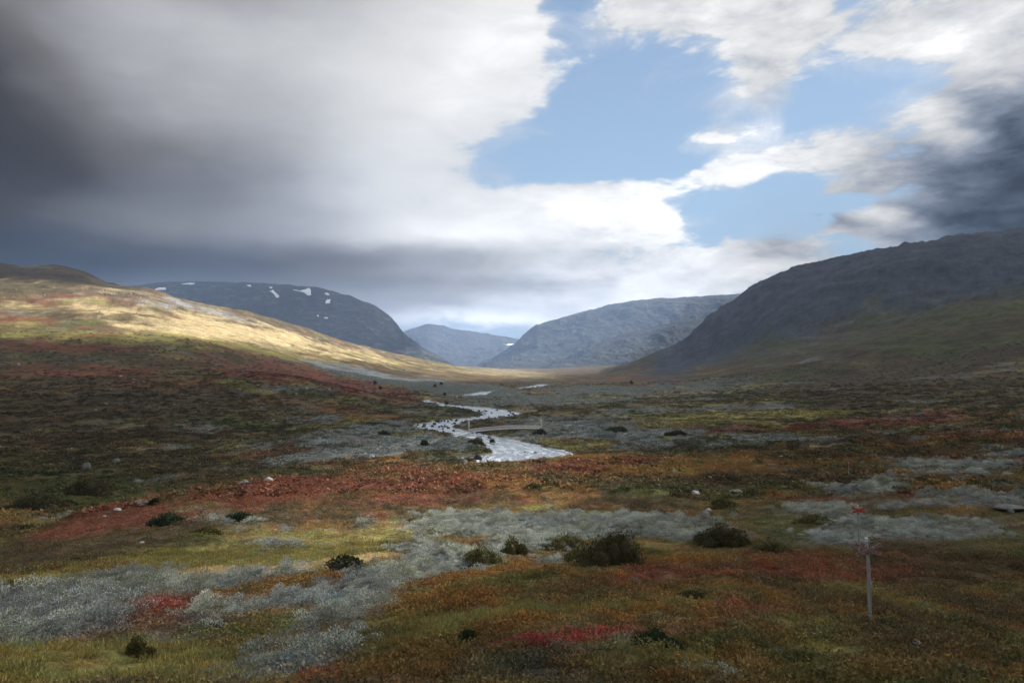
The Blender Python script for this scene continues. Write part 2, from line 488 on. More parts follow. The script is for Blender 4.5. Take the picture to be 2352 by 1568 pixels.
RLINE = spline(RIV, 420)


def river_dist(x, y):
    """distance to the middle line minus half the width there"""
    sh = np.shape(x)
    x, y = np.ravel(x), np.ravel(y)
    best = np.full(x.shape, 1e9)
    for k in range(0, len(RLINE), 60):
        seg = RLINE[k:k + 60]
        d = np.hypot(x[:, None] - seg[None, :, 0], y[:, None] - seg[None, :, 1]) - seg[None, :, 2]
        best = np.minimum(best, d.min(axis=1))
    return best.reshape(sh)


RDIST = np.full(GX.shape, 1e6)
_near = (GY > 140) & (GY < 1250) & (np.abs(GX) < 190)
RDIST[_near] = river_dist(GX[_near], GY[_near])
RDIST[_near] += 1.6 * fbm(GX[_near], GY[_near], 9, 3, 0.6, 14)
_bank = np.where(RDIST < 0, np.maximum(RDIST * 0.35, -1.1) - 0.25, -0.25 + 0.75 * smooth(0, 2.2, RDIST) + 0.035 * np.clip(RDIST - 2, 0, None))
_wide = smooth(70, 8, RDIST)
GZ = np.where(RDIST < 70, np.minimum(GZ, WATER_Z + _bank + (1 - _wide) * 60), GZ)
GZ = np.where((RDIST > 0) & (RDIST < 30), np.maximum(GZ, WATER_Z + 0.5 * smooth(0, 2.0, RDIST) - 0.2), GZ)


def height(x, y):
    x, y = np.asarray(x, float), np.asarray(y, float)
    az = np.arctan2(x, y)
    az = np.where(az < GAZ[0], az + 2 * math.pi, az)
    ld = np.log(np.clip(np.hypot(x, y), GD[0], GD[-1] * 0.999))
    i = np.clip(np.searchsorted(GAZ, az) - 1, 0, len(GAZ) - 2)
    j = np.clip(np.searchsorted(GLD, ld) - 1, 0, len(GLD) - 2)
    u = np.clip((az - GAZ[i]) / (GAZ[i + 1] - GAZ[i]), 0, 1)
    v = np.clip((ld - GLD[j]) / (GLD[j + 1] - GLD[j]), 0, 1)
    return (GZ[i, j] * (1 - u) * (1 - v) + GZ[i + 1, j] * u * (1 - v) + GZ[i, j + 1] * (1 - u) * v + GZ[i + 1, j + 1] * u * v)


def sample(arr, x, y):
    """nearest value of a grid field at a place"""
    az = np.arctan2(x, y)
    az = np.where(az < GAZ[0], az + 2 * math.pi, az)
    ld = np.log(np.clip(np.hypot(x, y), GD[0], GD[-1]))
    i = np.clip(np.round(np.interp(az, GAZ, np.arange(len(GAZ)))).astype(int), 0, len(GAZ) - 1)
    j = np.clip(np.round(np.interp(ld, GLD, np.arange(len(GLD)))).astype(int), 0, len(GLD) - 1)
    return arr[i, j]


_RT = np.geomspace(6, 6000, 5000)


def ground_at(px, py):
    """the place on the ground that shows at a pixel of the photograph"""
    cx, y, z = px_ray(px, py)
    xs, ys, zs = cx / y * _RT, _RT, z / y * _RT
    below = zs < height(xs, ys)
    if not below.any():
        return None
    k = int(np.argmax(below))
    t0, t1 = _RT[max(k - 1, 0)], _RT[k]
    for _ in range(14):
        t = 0.5 * (t0 + t1)
        if z / y * t < height(cx / y * t, t):
            t1 = t
        else:
            t0 = t
    return np.array([cx / y * t1, t1, float(height(cx / y * t1, t1))])


# ------------------------------------------------------------------ what grows where
PXX = 1176 + F * (GX / np.maximum(GY * math.cos(PITCH) + GZ * math.sin(PITCH), 0.1))
PYY = 784 - F * ((GZ * math.cos(PITCH) - GY * math.sin(PITCH)) / np.maximum(GY * math.cos(PITCH) + GZ * math.sin(PITCH), 0.1))

KINDS = ['brown', 'red', 'grey', 'yellow', 'orange', 'green', 'tan', 'rock', 'crimson', 'cliff']
ALB = np.array([
    (0.066, 0.049, 0.025),     # brown heath
    (0.138, 0.054, 0.033),     # russet dwarf birch
    (0.165, 0.178, 0.178),     # grey willow
    (0.172, 0.152, 0.050),     # yellow-green sedge
    (0.165, 0.088, 0.028),     # orange heath
    (0.066, 0.068, 0.024),     # dark green crowberry
    (0.345, 0.272, 0.145),     # straw
    (0.200, 0.195, 0.190),     # bare rock and scree
    (0.205, 0.045, 0.042),     # crimson bearberry
    (0.062, 0.066, 0.074),     # dark cliff, also laid over the right apron as shade
])
# (kind, amount, px, py, rx, ry, rotation (degrees, counterclockwise))
HINTS = [
    # near slope
    ('crimson', 2.7, 1320, 1466, 230, 18, 4), ('crimson', 1.7, 1590, 1445, 150, 18, 8), ('crimson', 1.8, 1560, 1322, 330, 28, 3), ('red', 1.3, 1900, 1310, 300, 26, 0), ('red', 1.2, 1750, 1400, 240, 20, 0), ('orange', 0.9, 1650, 1288, 330, 7, 2), ('red', 0.8, 1480, 1330, 330, 40, 4),
    ('crimson', 1.9, 290, 1398, 170, 22, 6), ('crimson', 1.2, 860, 1370, 110, 10, 10), ('red', 1.0, 760, 1455, 160, 10, 10), ('red', 0.7, 430, 1405, 250, 34, 8), ('red', 0.8, 1120, 1420, 140, 14, 8), ('crimson', 1.8, 760, 1548, 110, 12, 16),
    ('orange', 0.4, 1500, 1400, 700, 40, 3), ('crimson', 0.9, 1240, 1470, 120, 12, 4), ('yellow', 0.9, 1020, 1440, 250, 18, 14), ('yellow', 1.0, 1250, 1402, 380, 16, 4), ('yellow', 0.7, 1700, 1500, 620, 22, 2),
    ('green', 0.7, 1550, 1478, 180, 20, 4), ('green', 0.9, 1350, 1305, 200, 14, 10), ('orange', 0.9, 1380, 1288, 400, 8, 7), ('orange', 0.8, 1050, 1345, 150, 14, 20), ('yellow', 0.8, 1080, 1330, 160, 14, 20),
    ('brown', 0.6, 2150, 1420, 500, 120, 0), ('brown', 0.6, 1900, 1330, 300, 30, 0), ('yellow', 0.4, 1850, 1490, 200, 16, 0),
    ('yellow', 1.2, 120, 1520, 320, 50, 0), ('yellow', 1.0, 420, 1545, 260, 40, 0), ('yellow', 0.9, 700, 1250, 420, 34, 4), ('yellow', 0.7, 300, 1290, 300, 24, 8), ('yellow', 0.4, 900, 1290, 300, 40, 5),
    ('tan', 3.6, 600, 1308, 200, 14, 4), ('tan', 3.6, 850, 1281, 110, 11, 4), ('tan', 2.2, 450, 1318, 90, 8, 3), ('yellow', 0.8, 700, 1270, 260, 20, 4),
    # willow on the near slope
    ('grey', 1.6, 150, 1380, 280, 40, 8), ('grey', 1.6, 60, 1440, 200, 40, 5), ('grey', 1.3, 480, 1335, 190, 18, 6), ('grey', 1.1, 620, 1390, 200, 22, 8), ('grey', 1.5, 880, 1325, 200, 28, 12),
    ('grey', 1.2, 760, 1420, 170, 36, 14), ('grey', 1.3, 1080, 1285, 260, 26, 14), ('grey', 1.7, 1060, 1210, 230, 34, 4), ('grey', 1.2, 1380, 1192, 360, 14, 2), ('grey', 1.3, 1200, 1250, 330, 18, 6),
    ('grey', 1.4, 1300, 1290, 120, 18, 10), ('grey', 1.1, 330, 1490, 150, 26, 12), ('grey', 1.0, 800, 1480, 150, 26, 14), ('grey', 0.9, 600, 1540, 170, 30, 8), ('grey', 1.3, 1700, 1235, 300, 18, -2), ('grey', 1.4, 2050, 1212, 280, 26, 0),
    ('grey', 0.8, 640, 1250, 100, 22, 6), ('grey', 1.2, 2050, 1160, 350, 16, 3), ('grey', 1.0, 2150, 1090, 260, 40, 8), ('grey', 0.9, 1880, 1135, 200, 16, 3), ('grey', 0.8, 2300, 1130, 120, 60, 0),
    ('brown', 1.0, 2250, 1290, 220, 40, 0), ('brown', 0.9, 1950, 1250, 200, 14, 0),
    # the mound
    ('red', 1.2, 600, 1140, 430, 34, 8), ('red', 1.2, 260, 1195, 170, 30, 14), ('red', 1.3, 950, 1120, 330, 34, 3), ('red', 1.3, 1350, 1068, 210, 16, 4), ('crimson', 0.6, 1300, 1066, 90, 8, 4), ('crimson', 0.6, 640, 1120, 140, 10, 9),
    ('orange', 1.0, 1220, 1105, 260, 28, 0), ('orange', 0.9, 1650, 1070, 330, 26, -2), ('brown', 1.2, 1750, 1100, 330, 26, 0), ('brown', 1.0, 330, 1240, 330, 30, 10), ('green', 0.7, 560, 1150, 160, 12, 6),
    ('green', 0.9, 1560, 1130, 220, 22, 2), ('yellow', 0.8, 1250, 1165, 300, 14, 2), ('green', 0.7, 860, 1115, 200, 18, 2), ('brown', 0.6, 950, 1165, 200, 12, 0), ('brown', 0.8, 80, 1280, 160, 40, 0),
    # gully and bank beyond the mound
    ('green', 1.4, 120, 1120, 300, 60, 0), ('brown', 1.0, 250, 1060, 400, 40, 0), ('grey', 0.9, 330, 1120, 160, 16, 0), ('grey', 1.3, 640, 1062, 330, 12, 8), ('grey', 1.4, 900, 1036, 200, 9, 6), ('orange', 1.0, 880, 1052, 230, 9, 4),
    ('orange', 0.8, 840, 1076, 200, 10, 3), ('green', 1.0, 700, 1082, 230, 6, 3), ('green', 1.0, 1020, 1050, 60, 10, -15), ('yellow', 0.6, 1040, 1030, 100, 16, -15), ('grey', 1.2, 1000, 1012, 190, 14, 0), ('red', 0.8, 870, 1014, 90, 6, 0),  # thin green strip under the orange terrace paints the ledge shadow
    ('grey', 1.2, 930, 990, 130, 9, 0), ('grey', 1.1, 780, 1010, 120, 8, 10), ('tan', 0.7, 870, 1046, 80, 3, 4),
    # left slope
    ('brown', 1.3, 150, 940, 400, 60, 0), ('red', 1.3, 700, 868, 260, 26, -8), ('red', 1.0, 840, 892, 150, 16, -14), ('red', 0.8, 300, 860, 300, 24, -4), ('orange', 0.8, 700, 935, 200, 16, -8), ('green', 0.8, 600, 985, 160, 12, -8),
    ('grey', 0.8, 690, 895, 90, 6, 0), ('grey', 0.7, 300, 930, 160, 10, -10), ('grey', 0.9, 760, 960, 60, 8, 0), ('yellow', 0.7, 640, 900, 80, 7, 0), ('brown', 0.8, 400, 1000, 300, 24, 0),
    ('grey', 2.0, 960, 878, 230, 16, -8), ('grey', 1.3, 760, 842, 150, 9, -12), ('grey', 1.6, 1050, 890, 140, 12, -5), ('brown', 0.6, 1100, 880, 80, 6, 0),
    ('yellow', 0.8, 180, 765, 380, 30, -6), ('yellow', 0.6, 560, 800, 260, 14, -10), ('red', 1.0, 150, 800, 260, 12, -3), ('red', 0.8, 120, 745, 180, 8, -4), ('red', 0.6, 260, 715, 200, 9, -6), ('red', 0.5, 560, 765, 160, 8, -12),
    ('yellow', 0.5, 400, 745, 300, 26, -12), ('yellow', 0.5, 700, 790, 160, 12, -12), ('tan', 1.1, 560, 775, 330, 22, -11), ('tan', 0.6, 520, 740, 220, 16, -12), ('rock', 1.0, 160, 680, 330, 22, -4), ('rock', 0.8, 430, 712, 190, 16, -12), ('rock', 0.7, 620, 748, 180, 12, -14), ('grey', 0.8, 60, 780, 90, 10, 0),
    ('tan', 1.5, 980, 836, 260, 18, -6), ('tan', 1.3, 1180, 858, 140, 10, -3), ('tan', 1.2, 330, 735, 420, 60, -10), ('rock', 0.8, 500, 720, 330, 20, -12), ('tan', 0.7, 640, 780, 220, 22, -12), ('tan', 0.6, 1180, 852, 120, 8, -3), ('yellow', 0.8, 1050, 845, 200, 9, -5), ('brown', 0.9, 60, 630, 220, 16, -4),
    # valley floor
    ('grey', 1.0, 1350, 980, 200, 22, 0), ('grey', 1.2, 1450, 1000, 120, 12, 0), ('yellow', 1.0, 1520, 975, 160, 12, 2), ('yellow', 0.9, 1250, 978, 80, 7, 0), ('yellow', 0.7, 1350, 1030, 130, 18, 0), ('grey', 0.9, 1250, 920, 200, 12, 0),
    ('yellow', 0.9, 1350, 912, 120, 4, 0), ('yellow', 0.8, 1270, 902, 80, 3, 0), ('yellow', 1.1, 1760, 952, 320, 9, 1), ('yellow', 0.9, 1600, 930, 200, 6, 2), ('grey', 1.0, 1700, 935, 330, 7, 2), ('grey', 1.0, 1500, 895, 260, 10, 2), ('orange', 0.6, 1300, 945, 120, 6, 0),
    ('red', 1.1, 2100, 965, 330, 22, 3), ('red', 0.8, 1800, 985, 240, 10, 3), ('red', 0.7, 1480, 878, 140, 9, 4), ('brown', 0.9, 2100, 900, 330, 40, 0), ('grey', 0.7, 2000, 1015, 330, 14, 3), ('brown', 0.8, 1900, 1050, 330, 18, 0), ('grey', 1.0, 1760, 1010, 140, 9, 0), ('grey', 1.0, 1560, 1020, 120, 9, 0),
    ('green', 0.6, 1300, 905, 160, 4, 0), ('brown', 0.7, 1450, 935, 160, 5, 0),
    # right valley side
    ('cliff', 2.2, 1800, 690, 330, 70, 28), ('cliff', 2.2, 1620, 780, 230, 50, 40), ('cliff', 2.0, 2100, 600, 380, 60, 12), ('rock', 1.3, 1850, 790, 170, 10, 30), ('rock', 1.2, 1950, 745, 130, 12, 32), ('brown', 1.3, 2150, 800, 420, 80, 16), ('green', 1.3, 2250, 740, 300, 70, 18), ('green', 1.0, 1950, 850, 300, 40, 10), ('grey', 0.4, 1900, 830, 330, 14, 10),
]


def vegetation():
    n = {}
    far = smooth(300, 900, _D)
    for k, name in enumerate(KINDS):
        a = 0.75 * fbm(GX, GY, 70, 7, 0.72, 100 + 7 * k)
        for size, d0, d1, d2, d3 in ((4.0, 8, 12, 70, 160), (13.0, 25, 60, 250, 500), (45.0, 120, 260, 900, 1800), (150.0, 500, 900, 4000, 6000)):
            a = a + 0.70 * smooth(d0, d1, _D) * smooth(d3, d2, _D) * fbm(GX, GY * 0.75, size, 4, 0.62, 300 + 11 * k + int(size))
        n[name] = a
    s = {
        'brown': 0.62 + 0 * GX, 'red': 0.35 + 0 * GX, 'grey': 0.10 + 0 * GX, 'yellow': 0.30 + 0 * GX, 'orange': 0.38 + 0 * GX,
        'green': 0.42 + 0 * GX, 'tan': -0.55 + 0 * GX, 'rock': -0.75 + 0.55 * smooth(60, 300, GZ), 'crimson': -0.55 + 0 * GX,
        'cliff': -0.6 + 1.5 * smooth(70, 240, GZ) * smooth(300, 900, GX)}
    _val = smooth(190, 240, _D) * smooth(1300, 800, _D) * smooth(-330, -120, GX) * smooth(600, 300, GX)
    s['yellow'] = s['yellow'] + 0.22 * _val
    s['grey'] = s['grey'] + 0.34 * _val
    s['green'] = s['green'] + 0.15 * _val
    s['orange'] = s['orange'] - 0.2 * _val
    _ap_shade = smooth(-5, 40, GZ) * smooth(200, 500, GX)
    for _k in ('red', 'orange', 'yellow', 'tan'):
        s[_k] = s[_k] - 0.55 * _ap_shade
    s['cliff'] = s['cliff'] + 0.75 * _ap_shade  # darkness of the right apron put into its colour as shade
    s['green'] = s['green'] + 0.25 * _ap_shade
    _lh = smooth(20, 70, GZ) * smooth(-150, -400, GX)
    s['yellow'] = s['yellow'] - 0.15 * _lh
    s['tan'] = s['tan'] + 0.45 * _lh
    s['orange'] = s['orange'] - 0.2 * _lh
    _fg = smooth(70, 40, _D)
    s['yellow'] = s['yellow'] + 0.22 * _fg
    s['green'] = s['green'] + 0.15 * _fg
    s['red'] = s['red'] - 0.25 * smooth(200, 400, GZ)
    s['red'] = s['red'] - 0.25 * smooth(200, 400, GZ)
    s['yellow'] = s['yellow'] - 0.2 * smooth(0, 60, GX) * smooth(10, 80, GZ)
    wig = fbm(GX, GY, 14, 5, 0.65, 55) * (1 - far) + fbm(GX, GY, 120, 6, 0.68, 57) * far + 0.5 * fbm(GX, GY, 45, 5, 0.65, 56)
    for kind, amt, px, py, rx, ry, rot in HINTS:
        c, si = math.cos(R(rot)), math.sin(R(rot))
        m = (np.abs(PXX - px) < 2.2 * max(rx, ry)) & (np.abs(PYY - py) < 2.2 * max(ry, rx * abs(si)) + 20) & (GY > 1)
        if not m.any():
            continue
        dx, dy = PXX[m] - px, -(PYY[m] - py)
        u, v = (dx * c + dy * si) / rx, (-dx * si + dy * c) / ry
        q = np.sqrt(u * u + v * v) + 0.55 * wig[m]
        s[kind][m] += amt * 0.66 * (1 - smooth(0.1, 1.6, q))
    S = np.stack([s[k] + 0.85 * n[k] for k in KINDS], axis=-1)
    S = S * 6.5
    S -= S.max(axis=-1, keepdims=True)
    w = np.exp(S)
    w /= w.sum(axis=-1, keepdims=True)
    return w


VEG = vegetation()
KI = {k: i for i, k in enumerate(KINDS)}
VCOL = VEG @ ALB
_sh = smooth(3.5, 0.2, RDIST) * (RDIST < 5) * smooth(-0.35, 0.25, fbm(GX, GY, 14, 3, 0.5, 71))
VCOL = VCOL * (1 - _sh[..., None]) + np.array((0.17, 0.15, 0.12)) * _sh[..., None]
_tone = 0.20 * fbm(GX, GY, 9, 5, 0.7, 77)
for _s, _a, _b, _c, _d in ((2.0, 8, 12, 60, 140), (7.0, 30, 70, 300, 600), (24.0, 150, 300, 1200, 2500), (80.0, 600, 1000, 5000, 8000)):
    _tone = _tone + 0.30 * smooth(_a, _b, _D) * smooth(_d, _c, _D) * fbm(GX, GY * 0.7, _s, 4, 0.65, 400 + int(_s))
_tone *= 1 - 0.45 * smooth(20, 70, GZ) * smooth(-150, -400, GX)
VCOL *= np.clip(1.0 + _tone, 0.3, 2.0)[..., None]
# trodden paths
PATHS = [[(1860, 1022), (1910, 1020), (1960, 1025), (2020, 1034), (2070, 1050)], [(1510, 893), (1502, 904), (1520, 917)], [(1790, 1060), (1802, 1042)], [(1440, 893), (1450, 905), (1470, 913)]]


# ------------------------------------------------------------------ object helpers
def mesh_from(name, verts, faces, mat=None, smooth_shade=False, parent=None):
    me = bpy.data.meshes.new(name)
    verts = np.asarray(verts, dtype=np.float32)
    me.from_pydata(verts.tolist(), [], faces) if not isinstance(faces, np.ndarray) else quads(me, verts, faces)
    if mat:
        me.materials.append(mat)
    if smooth_shade:
        me.polygons.foreach_set('use_smooth', np.ones(len(me.polygons), dtype=bool))
    ob = bpy.data.objects.new(name, me)
    COL.objects.link(ob)
    if parent is not None:
        ob.parent = parent
    return ob


def quads(me, verts, faces):
    nf, k = faces.shape
    me.vertices.add(len(verts))
    me.vertices.foreach_set('co', verts.ravel())
    me.loops.add(nf * k)
    me.loops.foreach_set('vertex_index', faces.astype(np.int32).ravel())
    me.polygons.add(nf)
    me.polygons.foreach_set('loop_start', np.arange(0, nf * k, k, dtype=np.int32))
    me.update(calc_edges=True)


def colour_attr(me, cols, name='tone'):
    a = me.attributes.new(name, 'FLOAT_COLOR', 'POINT')
    c = np.ones((len(cols), 4), dtype=np.float32)
    c[:, :3] = cols
    a.data.foreach_set('color', c.ravel())


def tag(o, label=None, cat=None, group=None, kind=None):
    if label:
        o['label'] = label
    if cat:
        o['category'] = cat
    if group:
        o['group'] = group
    if kind:
        o['kind'] = kind
    return o


def new_mat(name):
    m = bpy.data.materials.new(name)
    m.use_nodes = True
    n = NT(m.node_tree)
    n.n.clear()
    b = n.new('ShaderNodeBsdfPrincipled')
    o = n.new('ShaderNodeOutputMaterial')
    n.l.new(b.outputs[0], o.inputs[0])
    return m, n, b, o


# ------------------------------------------------------------------ ground
def ground_material():
    m, n, b, o = new_mat('heath_ground')
    at = n.new('ShaderNodeAttribute', attribute_name='tone').outputs['Color']
    pos = n.new('ShaderNodeNewGeometry').outputs['Position']
    fine = n.noise(pos, 3.2, 9.0, 0.72)
    mid = n.noise(pos, 0.33, 8.0, 0.70)
    big = n.noise(pos, 0.035, 9.0, 0.68)
    k = n.m('MULTIPLY', n.rng(fine, 0.28, 0.72, 0.35, 1.65, False), n.rng(mid, 0.28, 0.72, 0.45, 1.55, False))
    k = n.m('MULTIPLY', k, n.rng(big, 0.3, 0.7, 0.6, 1.4, False))
    col = n.mix(1.0, at, k, 'MULTIPLY', False)
    hue = n.noise(pos, 0.9, 7.0, 0.7, out='Color')
    hue = n.vm('ADD', n.vm('MULTIPLY', n.vm('SUBTRACT', hue, (0.5, 0.5, 0.5)), (0.9, 0.9, 0.9)), (1, 1, 1))
    col = n.mix(1.0, col, hue, 'MULTIPLY', False)
    n.put(b.inputs['Base Color'], col)
    b.inputs['Roughness'].default_value = 0.95
    b.inputs['Specular IOR Level'].default_value = 0.1
    bump = n.new('ShaderNodeBump')
    bump.inputs['Strength'].default_value = 0.75
    bump.inputs['Distance'].default_value = 1.0
    hsum = n.m('ADD', n.m('MULTIPLY', fine, 0.22), n.m('ADD', n.m('MULTIPLY', mid, 1.3), n.m('MULTIPLY', big, 7.0)))
    n.put(bump.inputs['Height'], hsum)
    n.l.new(bump.outputs[0], b.inputs['Normal'])
    return m


def build_ground():
    na, nd = GX.shape
    v = np.stack([GX, GY, GZ], -1).reshape(-1, 3)
    i = np.arange(na)
    j = np.arange(nd - 1)
    a = (i[:, None] * nd + j[None, :])
    b2 = (((i + 1) % na)[:, None] * nd + j[None, :])
    f = np.stack([a, a + 1, b2 + 1, b2], -1).reshape(-1, 4)
    c = len(v)
    ob = mesh_from('ground', v, f, ground_material(), True)
    colour_attr(ob.data, VCOL.reshape(-1, 3))
    return tag(ob, kind='structure')


ground = build_ground()


# ------------------------------------------------------------------ mountains beyond the valley
def mountain_material(name, c_rock, c_veg, c_scree):
    m, n, b, o = new_mat(name)
    pos = n.new('ShaderNodeNewGeometry')
    p = pos.outputs['Position']
    q = n.vm('MULTIPLY', p, (1, 1, 2.6))
    a = n.noise(q, 0.0022, 10.0, 0.64, 0.4)
    bb = n.noise(q, 0.011, 9.0, 0.68)
    nz = n.new('ShaderNodeSeparateXYZ')
    n.put(nz.inputs[0], pos.outputs['Normal'])
    steep = n.rng(nz.outputs[2], 0.55, 0.9)
    f = n.m('ADD', n.m('MULTIPLY', steep, 0.8), n.m('MULTIPLY', n.m('SUBTRACT', a, 0.5), 2.4), clamp=True)
    col = n.mix(f, c_rock, c_veg)
    col = n.mix(n.rng(bb, 0.5, 0.72), col, c_scree)
    col = n.mix(1.0, col, n.rng(bb, 0.3, 0.7, 0.65, 1.35, False), 'MULTIPLY', False)
    n.put(b.inputs['Base Color'], col)
    b.inputs['Roughness'].default_value = 0.95
    b.inputs['Specular IOR Level'].default_value = 0.1
    bump = n.new('ShaderNodeBump')
    bump.inputs['Strength'].default_value = 0.8
    bump.inputs['Distance'].default_value = 1.0
    n.put(bump.inputs['Height'], n.m('ADD', n.m('MULTIPLY', a, 170.0), n.m('MULTIPLY', bb, 48.0)))
    n.l.new(bump.outputs[0], b.inputs['Normal'])
    return m


def build_mountain(crest, d_crest, d_foot, z_foot, mat, relief, seed, profile=((0, 0), (0.35, 0.16), (0.7, 0.55), (1, 1)), nx=420, nt=150, extra=()):
    """a ridge through the crest line; profile = share of the climb against share of the way from foot to crest"""
    crest = sorted(crest)
    pxs = np.linspace(crest[0][0], crest[-1][0], nx)
    cyv = pchip([c[0] for c in crest], [c[1] for c in crest], pxs)
    cx, y, z = px_ray(pxs, cyv)
    az, t_c = np.arctan2(cx, y), z / np.hypot(cx, y)
    dc = d_crest if np.isscalar(d_crest) else pchip([c[0] for c in d_crest], [c[1] for c in d_crest], pxs)
    dc = dc + 0 * az
    df = d_foot if np.isscalar(d_foot) else pchip([c[0] for c in d_foot], [c[1] for c in d_foot], pxs)
    df = df + 0 * az
    tf = np.concatenate([np.linspace(0, 1, nt), 1 + np.linspace(0.03, 1.2, 40)])
    d = df[:, None] + (dc - df)[:, None] * tf[None, :]
    share = np.where(tf <= 1, pchip([p[0] for p in profile], [p[1] for p in profile], np.minimum(tf, 1)), 1 - 0.55 * np.clip(tf - 1, 0, None) ** 1.4)
    zc = t_c * dc
    zf = np.minimum(z_foot, zc - 40)[:, None]
    zz = zf + (zc[:, None] - zf) * share[None, :]
    x, yy = np.sin(az)[:, None] * d, np.cos(az)[:, None] * d
    env = np.clip(np.minimum(tf / 0.25, 1), 0, 1) * (1 - 0.8 * smooth(0.82, 1.0, tf))
    zz = zz + relief * env[None, :] * (fbm(x, yy * 0.6, relief * 7, 6, 0.56, seed, ridged=True) - 0.25)
    zz = zz + relief * 0.10 * fbm(x, yy, relief * 1.6, 5, 0.6, seed + 5)
    na, nd = x.shape
    v = np.stack([x, yy, zz], -1).reshape(-1, 3)
    a = np.arange(na - 1)[:, None] * nd + np.arange(nd - 1)[None, :]
    f = np.stack([a, a + 1, a + nd + 1, a + nd], -1).reshape(-1, 4)
    ob = mesh_from('mountain', v, f, mat, True)
    tag(ob, kind='structure')
    return ob, (pxs, az, df, dc, tf, x, yy, zz)


M_DARK = mountain_material('dark_mountain', (0.055, 0.056, 0.060), (0.045, 0.048, 0.038), (0.11, 0.11, 0.115))
M_FAR = mountain_material('far_mountain', (0.050, 0.052, 0.058), (0.040, 0.044, 0.036), (0.095, 0.095, 0.10))  # albedo lowered to stand in for cloud shade on the far mountains
mt_left, ML = build_mountain([(-200, 700), (60, 690), (200, 676), (320, 654), (420, 648), (560, 650), (700, 658), (790, 677), (850, 699), (890, 722), (910, 741), (922, 758), (945, 780), (975, 803), (1010, 822), (1050, 845), (1085, 880), (1120, 960)],
                             6000, 4300, 15, M_DARK, 85, 31, profile=((0, 0), (0.3, 0.13), (0.6, 0.45), (0.85, 0.86), (1, 1)))
mt_mid, _ = build_mountain([(740, 960), (800, 850), (900, 775), (955, 752), (985, 744), (1015, 747), (1050, 757), (1085, 762), (1130, 768), (1175, 776), (1215, 783), (1300, 800), (1400, 840), (1480, 960)],
                           12300, 9000, 0, M_FAR, 120, 47)
mt_right, _ = build_mountain([(1030, 960), (1070, 875), (1105, 846), (1150, 818), (1185, 787), (1210, 763), (1238, 745), (1290, 731), (1350, 713), (1400, 701), (1460, 691), (1560, 684), (1700, 676), (1850, 668), (2100, 660)],
                             9600, 6400, 0, M_FAR, 130, 59, profile=((0, 0), (0.3, 0.10), (0.6, 0.42), (0.85, 0.84), (1, 1)))
mt_fold, _ = build_mountain([(1130, 960), (1200, 862), (1290, 828), (1350, 798), (1400, 778), (1450, 762), (1520, 746), (1600, 737), (1700, 730), (1850, 722)],
                            7600, 5600, 0, M_FAR, 80, 71)

# ------------------------------------------------------------------ river
def water_material():
    m, n, b, o = new_mat('river_water')
    pos = n.new('ShaderNodeNewGeometry').outputs['Position']
    at = n.new('ShaderNodeAttribute', attribute_name='along').outputs['Vector']
    w1 = n.noise(n.vm('MULTIPLY', at, (0.12, 0.55, 1.0)), 0.9, 8.0, 0.68, 0.6)
    w2 = n.noise(n.vm('MULTIPLY', at, (0.6, 1.0, 1.0)), 2.6, 4.0, 0.6)
    foam = n.rng(n.m('ADD', w1, n.m('MULTIPLY', n.m('SUBTRACT', w2, 0.5), 0.16)), 0.44, 0.70)
    n.put(b.inputs['Base Color'], n.mix(foam, (0.10, 0.125, 0.15), (0.60, 0.64, 0.68)))
    n.put(b.inputs['Roughness'], n.rng(foam, 0, 1, 0.18, 0.8, False))
    b.inputs['IOR'].default_value = 1.333
    bump = n.new('ShaderNodeBump')
    bump.inputs['Strength'].default_value = 0.25
    bump.inputs['Distance'].default_value = 1.0
    n.put(bump.inputs['Height'], n.m('ADD', n.m('MULTIPLY', w1, 0.35), n.m('MULTIPLY', w2, 0.07)))
    n.l.new(bump.outputs[0], b.inputs['Normal'])
    return m


def build_river():
    n = len(RLINE)
    tg = np.gradient(RLINE[:, :2], axis=0)
    tg /= np.linalg.norm(tg, axis=1, keepdims=True)
    nr = np.stack([-tg[:, 1], tg[:, 0]], 1)
    k = 15
    off = np.linspace(-1, 1, k)
    half = RLINE[:, 2] + 2.5
    P = RLINE[:, None, :2] + nr[:, None, :] * (half[:, None] * off[None, :])[..., None]
    z = WATER_Z + 0.06 * fbm(P[..., 0], P[..., 1], 2.4, 3, 0.6, 5)
    v = np.concatenate([P, z[..., None]], -1).reshape(-1, 3)
    a = np.arange(n - 1)[:, None] * k + np.arange(k - 1)[None, :]
    f = np.stack([a, a + k, a + k + 1, a + 1], -1).reshape(-1, 4)
    ob = mesh_from('river', v, f, water_material(), True)
    s = np.cumsum(np.concatenate([[0], np.hypot(*np.diff(RLINE[:, :2], axis=0).T)]))
    al = np.stack([np.repeat(s[:, None], k, 1), half[:, None] * off[None, :], 0 * z], -1).reshape(-1, 3).astype(np.float32)
    a = ob.data.attributes.new('along', 'FLOAT_VECTOR', 'POINT')
    a.data.foreach_set('vector', al.ravel())
    return tag(ob, kind='structure')


river = build_river()


